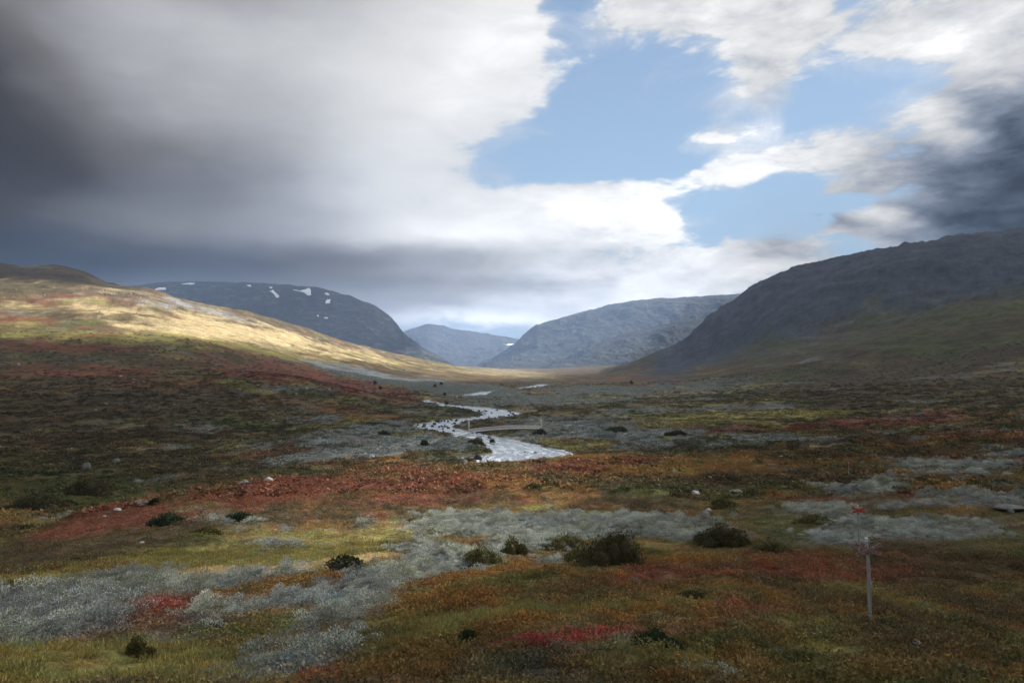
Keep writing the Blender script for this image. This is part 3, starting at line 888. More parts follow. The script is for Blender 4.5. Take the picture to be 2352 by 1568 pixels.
# ------------------------------------------------------------------ air
def build_haze():
    lo = min(float(GZ.min()), *[min(v.co.z for v in o.data.vertices) for o in (mt_left, mt_mid, mt_right, mt_fold)]) - 1.0
    hi = max(float(GZ.max()), *[max(v.co.z for v in o.data.vertices) for o in (mt_left, mt_mid, mt_right, mt_fold)]) + 5.0
    s = 15800.0
    v = [(x, y, z) for z in (lo, hi) for x, y in ((-s, -s), (s, -s), (s, s), (-s, s))]
    f = [(3, 2, 1, 0), (4, 5, 6, 7), (0, 1, 5, 4), (1, 2, 6, 5), (2, 3, 7, 6), (3, 0, 4, 7)]
    m = bpy.data.materials.new('valley_haze')
    m.use_nodes = True
    n = NT(m.node_tree)
    n.n.clear()
    vol = n.new('ShaderNodeVolumePrincipled')
    vol.inputs['Color'].default_value = HAZE_COLOR + (1.0,)
    vol.inputs['Density'].default_value = HAZE
    vol.inputs['Anisotropy'].default_value = 0.0
    o = n.new('ShaderNodeOutputMaterial')
    n.l.new(vol.outputs[0], o.inputs['Volume'])
    ob = mesh_from('haze', v, f, m)
    return tag(ob, kind='stuff')


HAZE = 6.3e-5
HAZE_COLOR = (0.44, 0.62, 0.96)
haze = build_haze()


# ------------------------------------------------------------------ unseen clouds added between the sun and the valley to shape its shade
def shade_cloud_material(sigma):
    m = bpy.data.materials.new('shade_cloud_vapour')
    m.use_nodes = True
    n = NT(m.node_tree)
    n.n.clear()
    vol = n.new('ShaderNodeVolumePrincipled')
    vol.inputs['Color'].default_value = (0.92, 0.94, 0.97, 1.0)
    vol.inputs['Density'].default_value = sigma
    vol.inputs['Anisotropy'].default_value = 0.5
    o = n.new('ShaderNodeOutputMaterial')
    n.l.new(vol.outputs[0], o.inputs['Volume'])
    return m


def pix(x, y, z):
    dep = np.maximum(y * math.cos(PITCH) + z * math.sin(PITCH), 1.0)
    return 1176 + F * x / dep, 784 - F * (z * math.cos(PITCH) - y * math.sin(PITCH)) / dep


def unseen_shade_cloud(name, alt, xr, yr, step, light, sigma, edge):
    """an added, unseen lumpy layer whose thickness lets through the share of sunlight given by light(place on the ground)"""
    sx, sy, sz = SUN_DIR
    ox, oy = sx / sz * alt, sy / sz * alt
    gx = np.arange(xr[0], xr[1] + step, step)
    gy = np.arange(yr[0], yr[1] + step, step)
    X, Y = np.meshgrid(gx, gy, indexing='ij')
    gz = np.zeros_like(X)
    for _ in range(8):
        px_, py_ = X + sx / sz * gz, Y + sy / sz * gz      # the ground point under this sunbeam
        gz = 0.6 * gz + 0.4 * np.clip(height(px_, py_), -100, 900)
    T = np.clip(light(px_, py_, gz), 0.015, 0.995)
    th = -np.log(T) / sigma * sz
    rim = np.minimum.reduce([(X - xr[0]) / edge, (xr[1] - X) / edge, (Y - yr[0]) / edge, (yr[1] - Y) / edge])
    th *= smooth(0, 1, rim + 0.3 * fbm(X, Y, edge, 4, 0.5, 91) - 0.1)
    hx, hy = X + ox, Y + oy                                # keeps these added clouds out of the camera's view
    th *= smooth(0.0, 0.05, alt / np.hypot(hx, hy) - 0.575 * np.maximum(hy, 0) / np.hypot(hx, hy) + np.where(np.arctan2(hx, np.maximum(hy, 1)) > R(40), 1, 0))
    th = np.maximum(th, 0.0)
    keep = th > 0.6
    zl = alt + 0.08 * edge * fbm(X, Y, edge * 0.6, 4, 0.5, 92)
    na, nb = X.shape
    top = np.stack([X + ox, Y + oy, zl + th * 0.62], -1).reshape(-1, 3)
    bot = np.stack([X + ox, Y + oy, zl - th * 0.38 - 0.01], -1).reshape(-1, 3)
    cell = keep[:-1, :-1] | keep[1:, :-1] | keep[:-1, 1:] | keep[1:, 1:]
    I, J = np.nonzero(cell)
    a = I * nb + J
    N = na * nb
    f_top = np.stack([a, a + nb, a + nb + 1, a + 1], -1)
    f_bot = f_top[:, ::-1] + N
    pad = np.zeros((na + 1, nb + 1), bool)
    pad[1:-1, 1:-1] = False
    C = np.zeros((na + 1, nb + 1), bool)
    C[1:na, 1:nb] = cell
    side = []
    for (di, dj), (p, q) in {(-1, 0): ((0, 0), (0, 1)), (1, 0): ((1, 1), (1, 0)), (0, -1): ((1, 0), (0, 0)), (0, 1): ((0, 1), (1, 1))}.items():
        e = cell & ~C[1 + di:na + di, 1 + dj:nb + dj]
        i, j = np.nonzero(e)
        pa, pb = (i + p[0]) * nb + j + p[1], (i + q[0]) * nb + j + q[1]
        side.append(np.stack([pa, pb, pb + N, pa + N], -1))
    f = np.concatenate([f_top, f_bot] + side)
    v = np.concatenate([top, bot])
    used = np.unique(f)
    remap = np.full(len(v), -1)
    remap[used] = np.arange(len(used))
    ob = mesh_from(name, v[used], remap[f], shade_cloud_material(sigma), True)
    return tag(ob, kind='stuff')


def g2(px, py, cx, cy, rx, ry, rot=0.0):
    c, s = math.cos(R(rot)), math.sin(R(rot))
    dx, dy = px - cx, -(py - cy)
    return np.exp(-(((dx * c + dy * s) / rx) ** 2 + ((-dx * s + dy * c) / ry) ** 2))


def light_high(x, y, z):
    px, py = pix(x, y, z)
    px, py = px + 26 * fbm(x, y, 260, 4, 0.5, 95), py + 7 * fbm(x, y, 200, 4, 0.55, 96)
    infront = (y > 60) & (px > -400) & (px < 2700)
    up = np.interp(px, [-300, 0, 120, 230, 330, 420, 2352], [655, 652, 655, 655, 640, 600, 560])
    low = np.interp(px, [-300, 0, 250, 430, 560, 680, 850, 1000, 1150, 1260, 1400], [768, 772, 778, 786, 800, 826, 842, 864, 876, 862, 850])
    band = smooth(-7, 9, py - up) * smooth(9, -9, py - low) * (px < 1420)
    band = band * (1 - 0.75 * smooth(900, 700, np.hypot(x, y)))
    # two thin shadows lying across the far end of the sunlit ground
    band = band * (1 - 0.6 * g2(px, py, 1130, 853, 160, 4, -4)) * (1 - 0.4 * g2(px, py, 860, 838, 120, 4, -8))
    far_m = smooth(3900, 4300, np.hypot(x, y)) * (px < 900)
    band = band * (1 - far_m)
    T = 0.04 + 0.97 * band
    T = np.maximum(T, 0.50 * g2(px, py, 1330, 985, 430, 100))
    T = np.maximum(T, 0.42 * g2(px, py, 930, 866, 280, 20, -9))
    T = np.maximum(T, 0.75 * g2(px, py, 965, 800, 70, 26, -30))
    T = np.maximum(T, 0.45 * g2(px, py, 1350, 845, 160, 14))
    T = np.where(infront, T, 0.04)
    nearby = smooth(330, 180, np.hypot(x, y))
    return T * (1 - nearby) + NEAR_SUN * nearby


def light_low(x, y, z):
    """ragged low cloud, added out of view: keeps the sun off the right and the far left of the near slope"""
    px, py = pix(x, y, z)
    px = px + 90 * fbm(x, y, 40, 4, 0.55, 98)
    T = 0.06 + 0.98 * g2(px, py, 830, 1330, 680, 310) + 0.6 * g2(px, py, 1220, 1060, 420, 90)
    T = T * (1 - 0.85 * g2(px, py, 180, 1090, 420, 62)) * (1 - 0.5 * g2(px, py, 60, 1260, 260, 60))
    T = np.clip(T, 0, 1)
    out = smooth(1.0, 9.0, y)
    T = 0.1 * (1 - out) + T * out
    fade = smooth(230, 330, np.hypot(x, y))
    return T * (1 - fade) + 0.99 * fade


NEAR_SUN = 0.9
shade_cloud_high = unseen_shade_cloud('unseen_shade_cloud', 6000.0, (-9000, 5200), (-2600, 7400), 75.0, light_high, 0.010, 900.0)  # added out of view, shaped to leave the sunlit band on the hill
shade_cloud_low = unseen_shade_cloud('unseen_shade_cloud', 560.0, (-330, 330), (-140, 360), 5.0, light_low, 0.035, 60.0)  # added out of view, shaped to darken the sides of the near slope

# ------------------------------------------------------------------ geometry nodes: many small plants as one object
def scatter_object(name, variants, pts, scale, rotz, tilt, tint, which, mat):
    """one object: the variants' meshes and the places they stand at; a node group puts them there"""
    V, Fc, VID, TONE = [], [], [], []
    off = 0
    for k, (v, f, c) in enumerate(variants):
        V.append(v); Fc.append(f + off); VID.append(np.full(len(v), k)); TONE.append(c)
        off += len(v)
    f = np.concatenate(Fc)
    nv = off
    V.append(pts)
    VID.append(np.full(len(pts), -1))
    v = np.concatenate(V).astype(np.float32)
    ob = mesh_from(name, v, f, mat)
    me = ob.data
    N = len(v)

    def put(nm, typ, dom_key, arr, width):
        a = me.attributes.new(nm, typ, 'POINT')
        a.data.foreach_set(dom_key, np.ascontiguousarray(arr, dtype=np.int32 if typ == 'INT' else np.float32).ravel())
    put('vid', 'INT', 'value', np.concatenate(VID), 1)
    sc = np.zeros((N, 3)); sc[nv:] = scale; put('size', 'FLOAT_VECTOR', 'vector', sc, 3)
    ro = np.zeros((N, 3)); ro[nv:, 0] = tilt[0]; ro[nv:, 1] = tilt[1]; ro[nv:, 2] = rotz; put('turn', 'FLOAT_VECTOR', 'vector', ro, 3)
    ti = np.ones((N, 4)); ti[nv:, :3] = tint; put('tint', 'FLOAT_COLOR', 'color', ti, 4)
    wh = np.zeros(N); wh[nv:] = which; put('which', 'INT', 'value', wh, 1)
    tn = np.ones((N, 4)); tn[:nv, :3] = np.concatenate(TONE); put('tone', 'FLOAT_COLOR', 'color', tn, 4)

    g = bpy.data.node_groups.new(name + '_spread', 'GeometryNodeTree')
    g.interface.new_socket('Geometry', in_out='INPUT', socket_type='NodeSocketGeometry')
    g.interface.new_socket('Geometry', in_out='OUTPUT', socket_type='NodeSocketGeometry')
    nn, ll = g.nodes, g.links
    gi, go = nn.new('NodeGroupInput'), nn.new('NodeGroupOutput')

    def attr(nm, typ):
        a = nn.new('GeometryNodeInputNamedAttribute')
        a.data_type = typ
        a.inputs['Name'].default_value = nm
        return a.outputs['Attribute']
    vid = attr('vid', 'INT')

    def pick(k):
        cmp_ = nn.new('FunctionNodeCompare')
        cmp_.data_type = 'INT'
        cmp_.operation = 'EQUAL'
        ll.new(vid, [s for s in cmp_.inputs if s.name == 'A' and s.type == 'INT'][0])
        [s for s in cmp_.inputs if s.name == 'B' and s.type == 'INT'][0].default_value = k
        sp = nn.new('GeometryNodeSeparateGeometry')
        sp.domain = 'POINT'
        ll.new(gi.outputs[0], sp.inputs['Geometry'])
        ll.new(cmp_.outputs[0], sp.inputs['Selection'])
        return sp.outputs['Selection']
    # in reverse: the join node lists its newest link first
    joi = nn.new('GeometryNodeGeometryToInstance')
    for k in reversed(range(len(variants))):
        ll.new(pick(k), joi.inputs[0])
    iop = nn.new('GeometryNodeInstanceOnPoints')
    ll.new(pick(-1), iop.inputs['Points'])
    ll.new(joi.outputs[0], iop.inputs['Instance'])
    iop.inputs['Pick Instance'].default_value = True
    ll.new(attr('which', 'INT'), iop.inputs['Instance Index'])
    e2r = nn.new('FunctionNodeEulerToRotation')
    ll.new(attr('turn', 'FLOAT_VECTOR'), e2r.inputs[0])
    ll.new(e2r.outputs[0], iop.inputs['Rotation'])
    ll.new(attr('size', 'FLOAT_VECTOR'), iop.inputs['Scale'])
    ll.new(iop.outputs[0], go.inputs[0])
    md = ob.modifiers.new('spread', 'NODES')
    md.node_group = g
    return tag(ob, kind='stuff')


def plant_material(name, rough=0.75, trans=0.25, use_tint=True):
    m, n, b, o = new_mat(name)
    col = n.new('ShaderNodeAttribute', attribute_name='tone').outputs['Color']
    if use_tint:
        ti = n.new('ShaderNodeAttribute', attribute_name='tint', attribute_type='INSTANCER').outputs['Color']
        col = n.mix(1.0, col, ti, 'MULTIPLY', False)
    n.put(b.inputs['Base Color'], col)
    b.inputs['Roughness'].default_value = rough
    b.inputs['Specular IOR Level'].default_value = 0.2
    if trans:
        tr = n.new('ShaderNodeBsdfTranslucent')
        n.put(tr.inputs['Color'], col)
        mx = n.new('ShaderNodeMixShader')
        mx.inputs[0].default_value = trans
        n.l.new(b.outputs[0], mx.inputs[1])
        n.l.new(tr.outputs[0], mx.inputs[2])
        n.l.new(mx.outputs[0], o.inputs[0])
    return m


def leaf_quads(c, d, s, length, width, bend=0.0):
    """leaf quads: centres c, pointing along d, side vectors s"""
    d = d / np.linalg.norm(d, axis=1, keepdims=True)
    s = s - d * (s * d).sum(1, keepdims=True)
    s /= np.maximum(np.linalg.norm(s, axis=1, keepdims=True), 1e-6)
    L, Wd = np.reshape(length, (-1, 1)), np.reshape(width, (-1, 1))
    v = np.stack([c, c + d * L * 0.5 + s * Wd * 0.5, c + d * L, c + d * L * 0.5 - s * Wd * 0.5], 1).reshape(-1, 3)
    f = np.arange(len(c) * 4).reshape(-1, 4)
    return v, f


def unit(g, n):
    v = g.normal(size=(n, 3))
    return v / np.linalg.norm(v, axis=1, keepdims=True)


def willow_variant(seed, n_sub, n_leaf, leaf, rad, hgt):
    g = np.random.default_rng(seed)
    sub = g.normal(size=(n_sub, 2)) * rad * 0.5
    subh = hgt * (0.55 + 0.45 * g.random(n_sub)) * np.exp(-(np.hypot(*sub.T) / rad) ** 2 * 0.5)
    k = g.integers(0, n_sub, n_leaf)
    dirs = unit(g, n_leaf)
    dirs[:, 2] = np.abs(dirs[:, 2]) * 1.1 - 0.25
    rr = (g.random(n_leaf) ** 0.5)
    c = np.stack([sub[k, 0] + dirs[:, 0] * rr * rad * 0.36, sub[k, 1] + dirs[:, 1] * rr * rad * 0.36, subh[k] * (0.72 + 0.36 * dirs[:, 2] * rr)], 1)
    c[:, 2] = np.maximum(c[:, 2], 0.02)
    d = dirs + np.array([0, 0, 0.55]) + 0.5 * unit(g, n_leaf)
    v, f = leaf_quads(c, d, unit(g, n_leaf), leaf * (0.7 + 0.6 * g.random(n_leaf)), leaf * 0.42 * (0.7 + 0.6 * g.random(n_leaf)))
    t = g.random(n_leaf)[:, None]
    col = np.where(t < 0.68, np.array([0.36, 0.385, 0.375]) * (0.75 + 0.5 * g.random((n_leaf, 1))),
                   np.where(t < 0.93, np.array([0.22, 0.25, 0.14]), np.array([0.24, 0.20, 0.07])))
    return v, f, np.repeat(col, 4, axis=0)


def heath_variant(seed, n_leaf, leaf, rad, hgt):
    g = np.random.default_rng(seed)
    a, r = g.random(n_leaf) * 2 * math.pi, rad * np.sqrt(g.random(n_leaf))
    c = np.stack([np.cos(a) * r, np.sin(a) * r, hgt * (1 - 0.75 * (r / rad) ** 2) * (0.45 + 0.55 * g.random(n_leaf))], 1)
    d = unit(g, n_leaf) + np.stack([np.cos(a) * 0.4, np.sin(a) * 0.4, 0.6 + 0 * a], 1)
    v, f = leaf_quads(c, d, unit(g, n_leaf), leaf * (0.7 + 0.7 * g.random(n_leaf)), leaf * 0.6 * (0.7 + 0.6 * g.random(n_leaf)))
    col = (0.70 + 0.85 * g.random((n_leaf, 1))) * np.ones((1, 3))
    col = col * np.where(g.random((n_leaf, 1)) < 0.15, np.array([[1.3, 1.25, 0.8]]), 1.0)
    return v, f, np.repeat(col, 4, axis=0)


def grass_variant(seed, n_blade, rad, hgt):
    g = np.random.default_rng(seed)
    a, r = g.random(n_blade) * 2 * math.pi, rad * np.sqrt(g.random(n_blade))
    c = np.stack([np.cos(a) * r, np.sin(a) * r, 0 * a], 1)
    d = np.stack([np.cos(a) * 0.35, np.sin(a) * 0.35, 1 + 0 * a], 1) + 0.3 * g.normal(size=(n_blade, 3))
    v, f = leaf_quads(c, d, unit(g, n_blade), hgt * (0.5 + 0.7 * g.random(n_blade)), 0.012 + 0.012 * g.random(n_blade))
    col = (0.8 + 0.7 * g.random((n_blade, 1))) * np.ones((1, 3))
    return v, f, np.repeat(col, 4, axis=0)


def fan_points(n, d0, d1, half=0.71, power=1.0):
    """random places in the wedge of ground before the camera, evenly spread over the area (power 1) or thicker near"""
    u = rng.random(n)
    d = np.sqrt(d0 ** 2 + (d1 ** 2 - d0 ** 2) * u) if power == 1.0 else d0 * (d1 / d0) ** u
    a = (rng.random(n) * 2 - 1) * half
    return np.sin(a) * d, np.cos(a) * d, d


KEEP_CLEAR = []      # (x, y, radius): places kept free of scattered plants


def clear_of(x, y):
    ok = np.ones(len(x), bool)
    for cx, cy, r in KEEP_CLEAR:
        ok &= np.hypot(x - cx, y - cy) > r
    return ok


# ------------------------------------------------------------------ stones
def rock_material(name, c1, c2, lichen):
    m, n, b, o = new_mat(name)
    pos = n.new('ShaderNodeNewGeometry').outputs['Position']
    a = n.noise(pos, 1.3, 8.0, 0.65)
    l = n.noise(pos, 5.0, 6.0, 0.7)
    col = n.mix(n.rng(a, 0.35, 0.65), c1, c2)
    col = n.mix(n.rng(l, 0.56, 0.66), col, lichen)
    n.put(b.inputs['Base Color'], col)
    b.inputs['Roughness'].default_value = 0.9
    b.inputs['Specular IOR Level'].default_value = 0.2
    bump = n.new('ShaderNodeBump')
    bump.inputs['Strength'].default_value = 0.6
    bump.inputs['Distance'].default_value = 0.12
    n.put(bump.inputs['Height'], n.m('ADD', a, n.m('MULTIPLY', l, 0.4)))
    n.l.new(bump.outputs[0], b.inputs['Normal'])
    return m


ROCK_PALE = rock_material('pale_stone', (0.24, 0.24, 0.235), (0.37, 0.365, 0.35), (0.14, 0.14, 0.11))
ROCK_GREY = rock_material('grey_stone', (0.10, 0.103, 0.108), (0.18, 0.18, 0.182), (0.09, 0.09, 0.07))
ROCK_DARK = rock_material('dark_stone', (0.022, 0.022, 0.023), (0.045, 0.044, 0.043), (0.022, 0.025, 0.014))


def rock_mesh(name, seed, mat, sub=3, flat=0.62):
    bm = bmesh.new()
    bmesh.ops.create_icosphere(bm, subdivisions=sub, radius=1.0)
    g = np.random.default_rng(seed)
    planes = [(Vector(unit(g, 1)[0]), 0.62 + 0.25 * g.random()) for _ in range(9)]
    for v in bm.verts:
        p = v.co.copy()
        for nrm, dist in planes:                       # broken facets
            e = p.dot(nrm) - dist
            if e > 0:
                p -= nrm * e * 0.85
        q = float(fbm(np.array([p.x * 1.0 + seed]), np.array([p.y + p.z * 0.7]), 0.8, 3, 0.5, seed)[0])
        p *= 1 + 0.14 * q
        v.co = Vector((p.x, p.y, p.z * flat))
    me = bpy.data.meshes.new(name)
    bm.to_mesh(me)
    bm.free()
    me.materials.append(mat)
    return me


ROCKS = {nm: [rock_mesh('boulder', 40 + 7 * i + 3 * j, mt) for i in range(4)] for j, (nm, mt) in enumerate((('pale', ROCK_PALE), ('grey', ROCK_GREY), ('dark', ROCK_DARK)))}
ROCKS_S = {nm: [rock_mesh('boulder', 140 + 7 * i + 3 * j, mt, 2) for i in range(4)] for j, (nm, mt) in enumerate((('pale', ROCK_PALE), ('grey', ROCK_GREY), ('dark', ROCK_DARK)))}


def put_rock(p, w, h, kind, label, group=None, small=False, sink=0.35, name='boulder'):
    me = random.choice((ROCKS_S if small else ROCKS)[kind])
    ob = bpy.data.objects.new(name, me)
    COL.objects.link(ob)
    ob.scale = (w * 0.58, w * 0.5 * random.uniform(0.85, 1.15), h * 1.05)
    ob.rotation_euler = (random.uniform(-0.15, 0.15), random.uniform(-0.15, 0.15), random.uniform(0, 6.28))
    ob.location = (p[0], p[1], p[2] + h * (0.55 - sink))
    return tag(ob, label, 'boulder', group)


# (px, py of the foot, width px, height px, kind, label)
BOULDERS = [
    (800, 1320, 82, 44, 'dark', 'big dark boulder with a mossy top at the straw coloured grass'),
    (618, 1107, 22, 12, 'pale', 'pale boulder on the crest of the red mound'),
    (564, 1112, 30, 10, 'grey', 'low grey boulder left of the pale one on the crest of the red mound'),
    (270, 1172, 17, 6, 'pale', 'flat white stone on the left flank of the red mound below its edge'),
    (325, 1247, 11, 5, 'pale', 'small white stone on the dark lower left flank of the mound'),
    (276, 1272, 9, 4, 'pale', 'tiny white stone at the foot of the mound above the yellow sedge'),
    (240, 1186, 8, 4, 'pale', 'tiny white stone on red heath next to the flat white stone'),
    (268, 1066, 15, 14, 'grey', 'upright grey boulder on the dark slope beyond the gully'),
    (198, 1078, 18, 20, 'grey', 'tall brownish grey boulder in the dark scrub at far left of the gully'),
    (1597, 1134, 20, 8, 'pale', 'flat white stone beside small willows on the brown heath at the right of the mound'),
    (1690, 1134, 30, 13, 'grey', 'rounded grey boulder with a white stone by it on the brown heath'),
    (1678, 1129, 7, 5, 'pale', 'little white stone leaning on the rounded grey boulder'),
    (1628, 1176, 15, 10, 'pale', 'pale boulder on yellow sedge at the back edge of the willows'),
    (1634, 1099, 15, 7, 'grey', 'small grey stone on the russet rise behind the white flat stone'),
    (2318, 1169, 60, 13, 'grey', 'long low grey slab among dark willows near the right edge'),
    (2334, 1500, 50, 20, 'pale', 'pale boulder lying in the dark heath of the lower right corner'),
    (2105, 1478, 18, 11, 'grey', 'small grey boulder in dark heath to the right of the near trail marker'),
    (2010, 1545, 12, 7, 'grey', 'small grey stone in the heath at the bottom edge'),
    (1067, 1067, 16, 12, 'grey', 'blue grey boulder on the bank left of the river'),
    (1062, 1056, 11, 7, 'pale', 'pale boulder behind the blue grey one on the left bank of the river'),
    (1098, 1058, 18, 17, 'dark', 'dark craggy boulder at the left water edge of the near river bend'),
    (1163, 1066, 19, 10, 'dark', 'large dark boulder in the river at the left end of the bushy islet'),
    (1143, 1059, 14, 8, 'grey', 'grey brown boulder in the shallows left of the islet'),
    (1197, 1041, 12, 8, 'grey', 'grey boulder standing in mid river upstream of the islet'),
    (1199, 1047, 10, 5, 'dark', 'low dark boulder just below the grey one in mid river'),
    (1222, 1056, 14, 8, 'grey', 'pale grey boulder at the right end of the bushy islet'),
    (1186, 1053, 22, 8, 'grey', 'broad grey boulder on the bushy islet'),
    (1190, 1372, 16, 7, 'grey', 'small grey stone in the yellow heath below the willow sprays'),
]


def metres(p, px):
    return px / F * p[1]


for px, py, w, h, kind, label in BOULDERS:
    p = ground_at(px, py)
    if p is None:
        continue
    put_rock(p, metres(p, w), metres(p, h), kind, label, sink=0.3 if h > 30 else 0.25)
    KEEP_CLEAR.append((p[0], p[1] - metres(p, w) * 0.2, metres(p, w) * 0.62))

# moss and crowberry growing over the top of the big dark boulder
def moss_cap(rock, n=900):
    g = np.random.default_rng(77)
    dirs = unit(g, n)
    dirs[:, 2] = np.abs(dirs[:, 2]) * 0.9 + 0.25
    me = rock.data
    co = np.array([v.co[:] for v in me.vertices])
    cn = co / np.linalg.norm(co, axis=1, keepdims=True)
    dirs /= np.linalg.norm(dirs, axis=1, keepdims=True)
    c = co[(dirs @ cn.T).argmax(1)] * (0.99 + 0.05 * g.random((n, 1))) + 0.04 * g.normal(size=(n, 3))
    v, f = leaf_quads(c, dirs + 0.8 * unit(g, n), unit(g, n), 0.10 + 0.08 * g.random(n), 0.06 + 0.05 * g.random(n))
    ob = mesh_from('moss', v, f, plant_material('moss', 0.8, 0.1, False), False, rock)
    t = np.array([(0.045, 0.048, 0.014), (0.065, 0.058, 0.018), (0.03, 0.034, 0.012)])
    colour_attr(ob.data, np.repeat(t[g.integers(0, 3, n)], 4, axis=0))


moss_cap(bpy.data.objects['boulder'])
# stones standing in the river
g = np.random.default_rng(5)
k = 0
for px, py in [(1002, 968), (993, 980), (1009, 981), (1021, 980), (1013, 968), (1029, 968), (1037, 966), (1022, 976), (1046, 966), (998, 974), (1030, 984), (1017, 985), (1042, 990)]:
    xy = on_plane(px, py, WATER_Z)
    s = g.uniform(0.7, 1.5)
    put_rock((*xy, WATER_Z), s * 1.2, s * 0.7, 'dark', 'dark wet rock in the white rapids at the left bend of the river', 'rocks in the rapids', True, 0.2)
while k < 60:
    i = g.integers(20, len(RLINE) - 60)
    x, y, w = RLINE[i]
    ex = w * g.choice([-1, 1]) * (1 - 0.75 * g.random() ** 2.0)
    x, y = x + ex * 0.9 + g.normal() * 0.8, y + g.normal() * 2.0
    if y > 470 or y < 180:
        continue
    s = g.uniform(0.5, 1.35)
    put_rock((x, y, WATER_Z), s * 1.3, s * 0.7, 'dark' if g.random() < 0.75 else 'grey', 'small dark rock in the shallow water along the river', 'rocks in the river', True, 0.2)
    k += 1

# pale stones strewn over the slopes
k = 0
while k < 85:
    px, py = g.uniform(0, 930), g.uniform(835, 1050)
    if g.random() > 0.4 + 0.6 * (px > 200):
        continue
    p = ground_at(px, py)
    if p is None or p[1] < 160:
        continue
    w = metres(p, g.uniform(2.5, 5.5) + (2.5 if g.random() < 0.15 else 0))
    put_rock(p, w, w * g.uniform(0.45, 0.7), 'pale', 'pale stone lying on the shaded left hillside', 'pale stones on the left hillside', True)
    k += 1
k = 0
while k < 70:
    px = g.uniform(0, 720)
    top = np.interp(px, [0, 180, 320, 560, 720], [662, 662, 668, 720, 760])
    py = top + abs(g.normal()) * 26 + 2
    p = ground_at(px, py)
    if p is None or p[1] < 500 or p[1] > 3200:
        continue
    w = metres(p, g.uniform(2.2, 4.6))
    put_rock(p, w, w * g.uniform(0.45, 0.8), 'pale', 'pale rock on the sunlit upper part of the left hill', 'pale rocks high on the sunlit hill', True)
    k += 1
k = 0
while k < 40:
    px, py = g.uniform(1560, 2350), g.uniform(800, 960)
    p = ground_at(px, py)
    if p is None or p[1] < 200:
        continue
    w = metres(p, g.uniform(2.5, 5.0))
    put_rock(p, w, w * g.uniform(0.45, 0.7), 'grey', 'grey stone on the dark slope at the foot of the right mountain', 'grey stones on the right slope', True)
    k += 1


# ------------------------------------------------------------------ dark shrubs
LEAF_DARK = plant_material('dark_leaves', 0.7, 0.2, False)
m_bark, nb_, bb_, _o = new_mat('shrub_bark')
nb_.put(bb_.inputs['Base Color'], nb_.ramp(nb_.noise(nb_.new('ShaderNodeNewGeometry').outputs['Position'], 14.0, 5.0), [(0.3, (0.05, 0.04, 0.03)), (0.7, (0.12, 0.10, 0.08))]))
bb_.inputs['Roughness'].default_value = 0.9


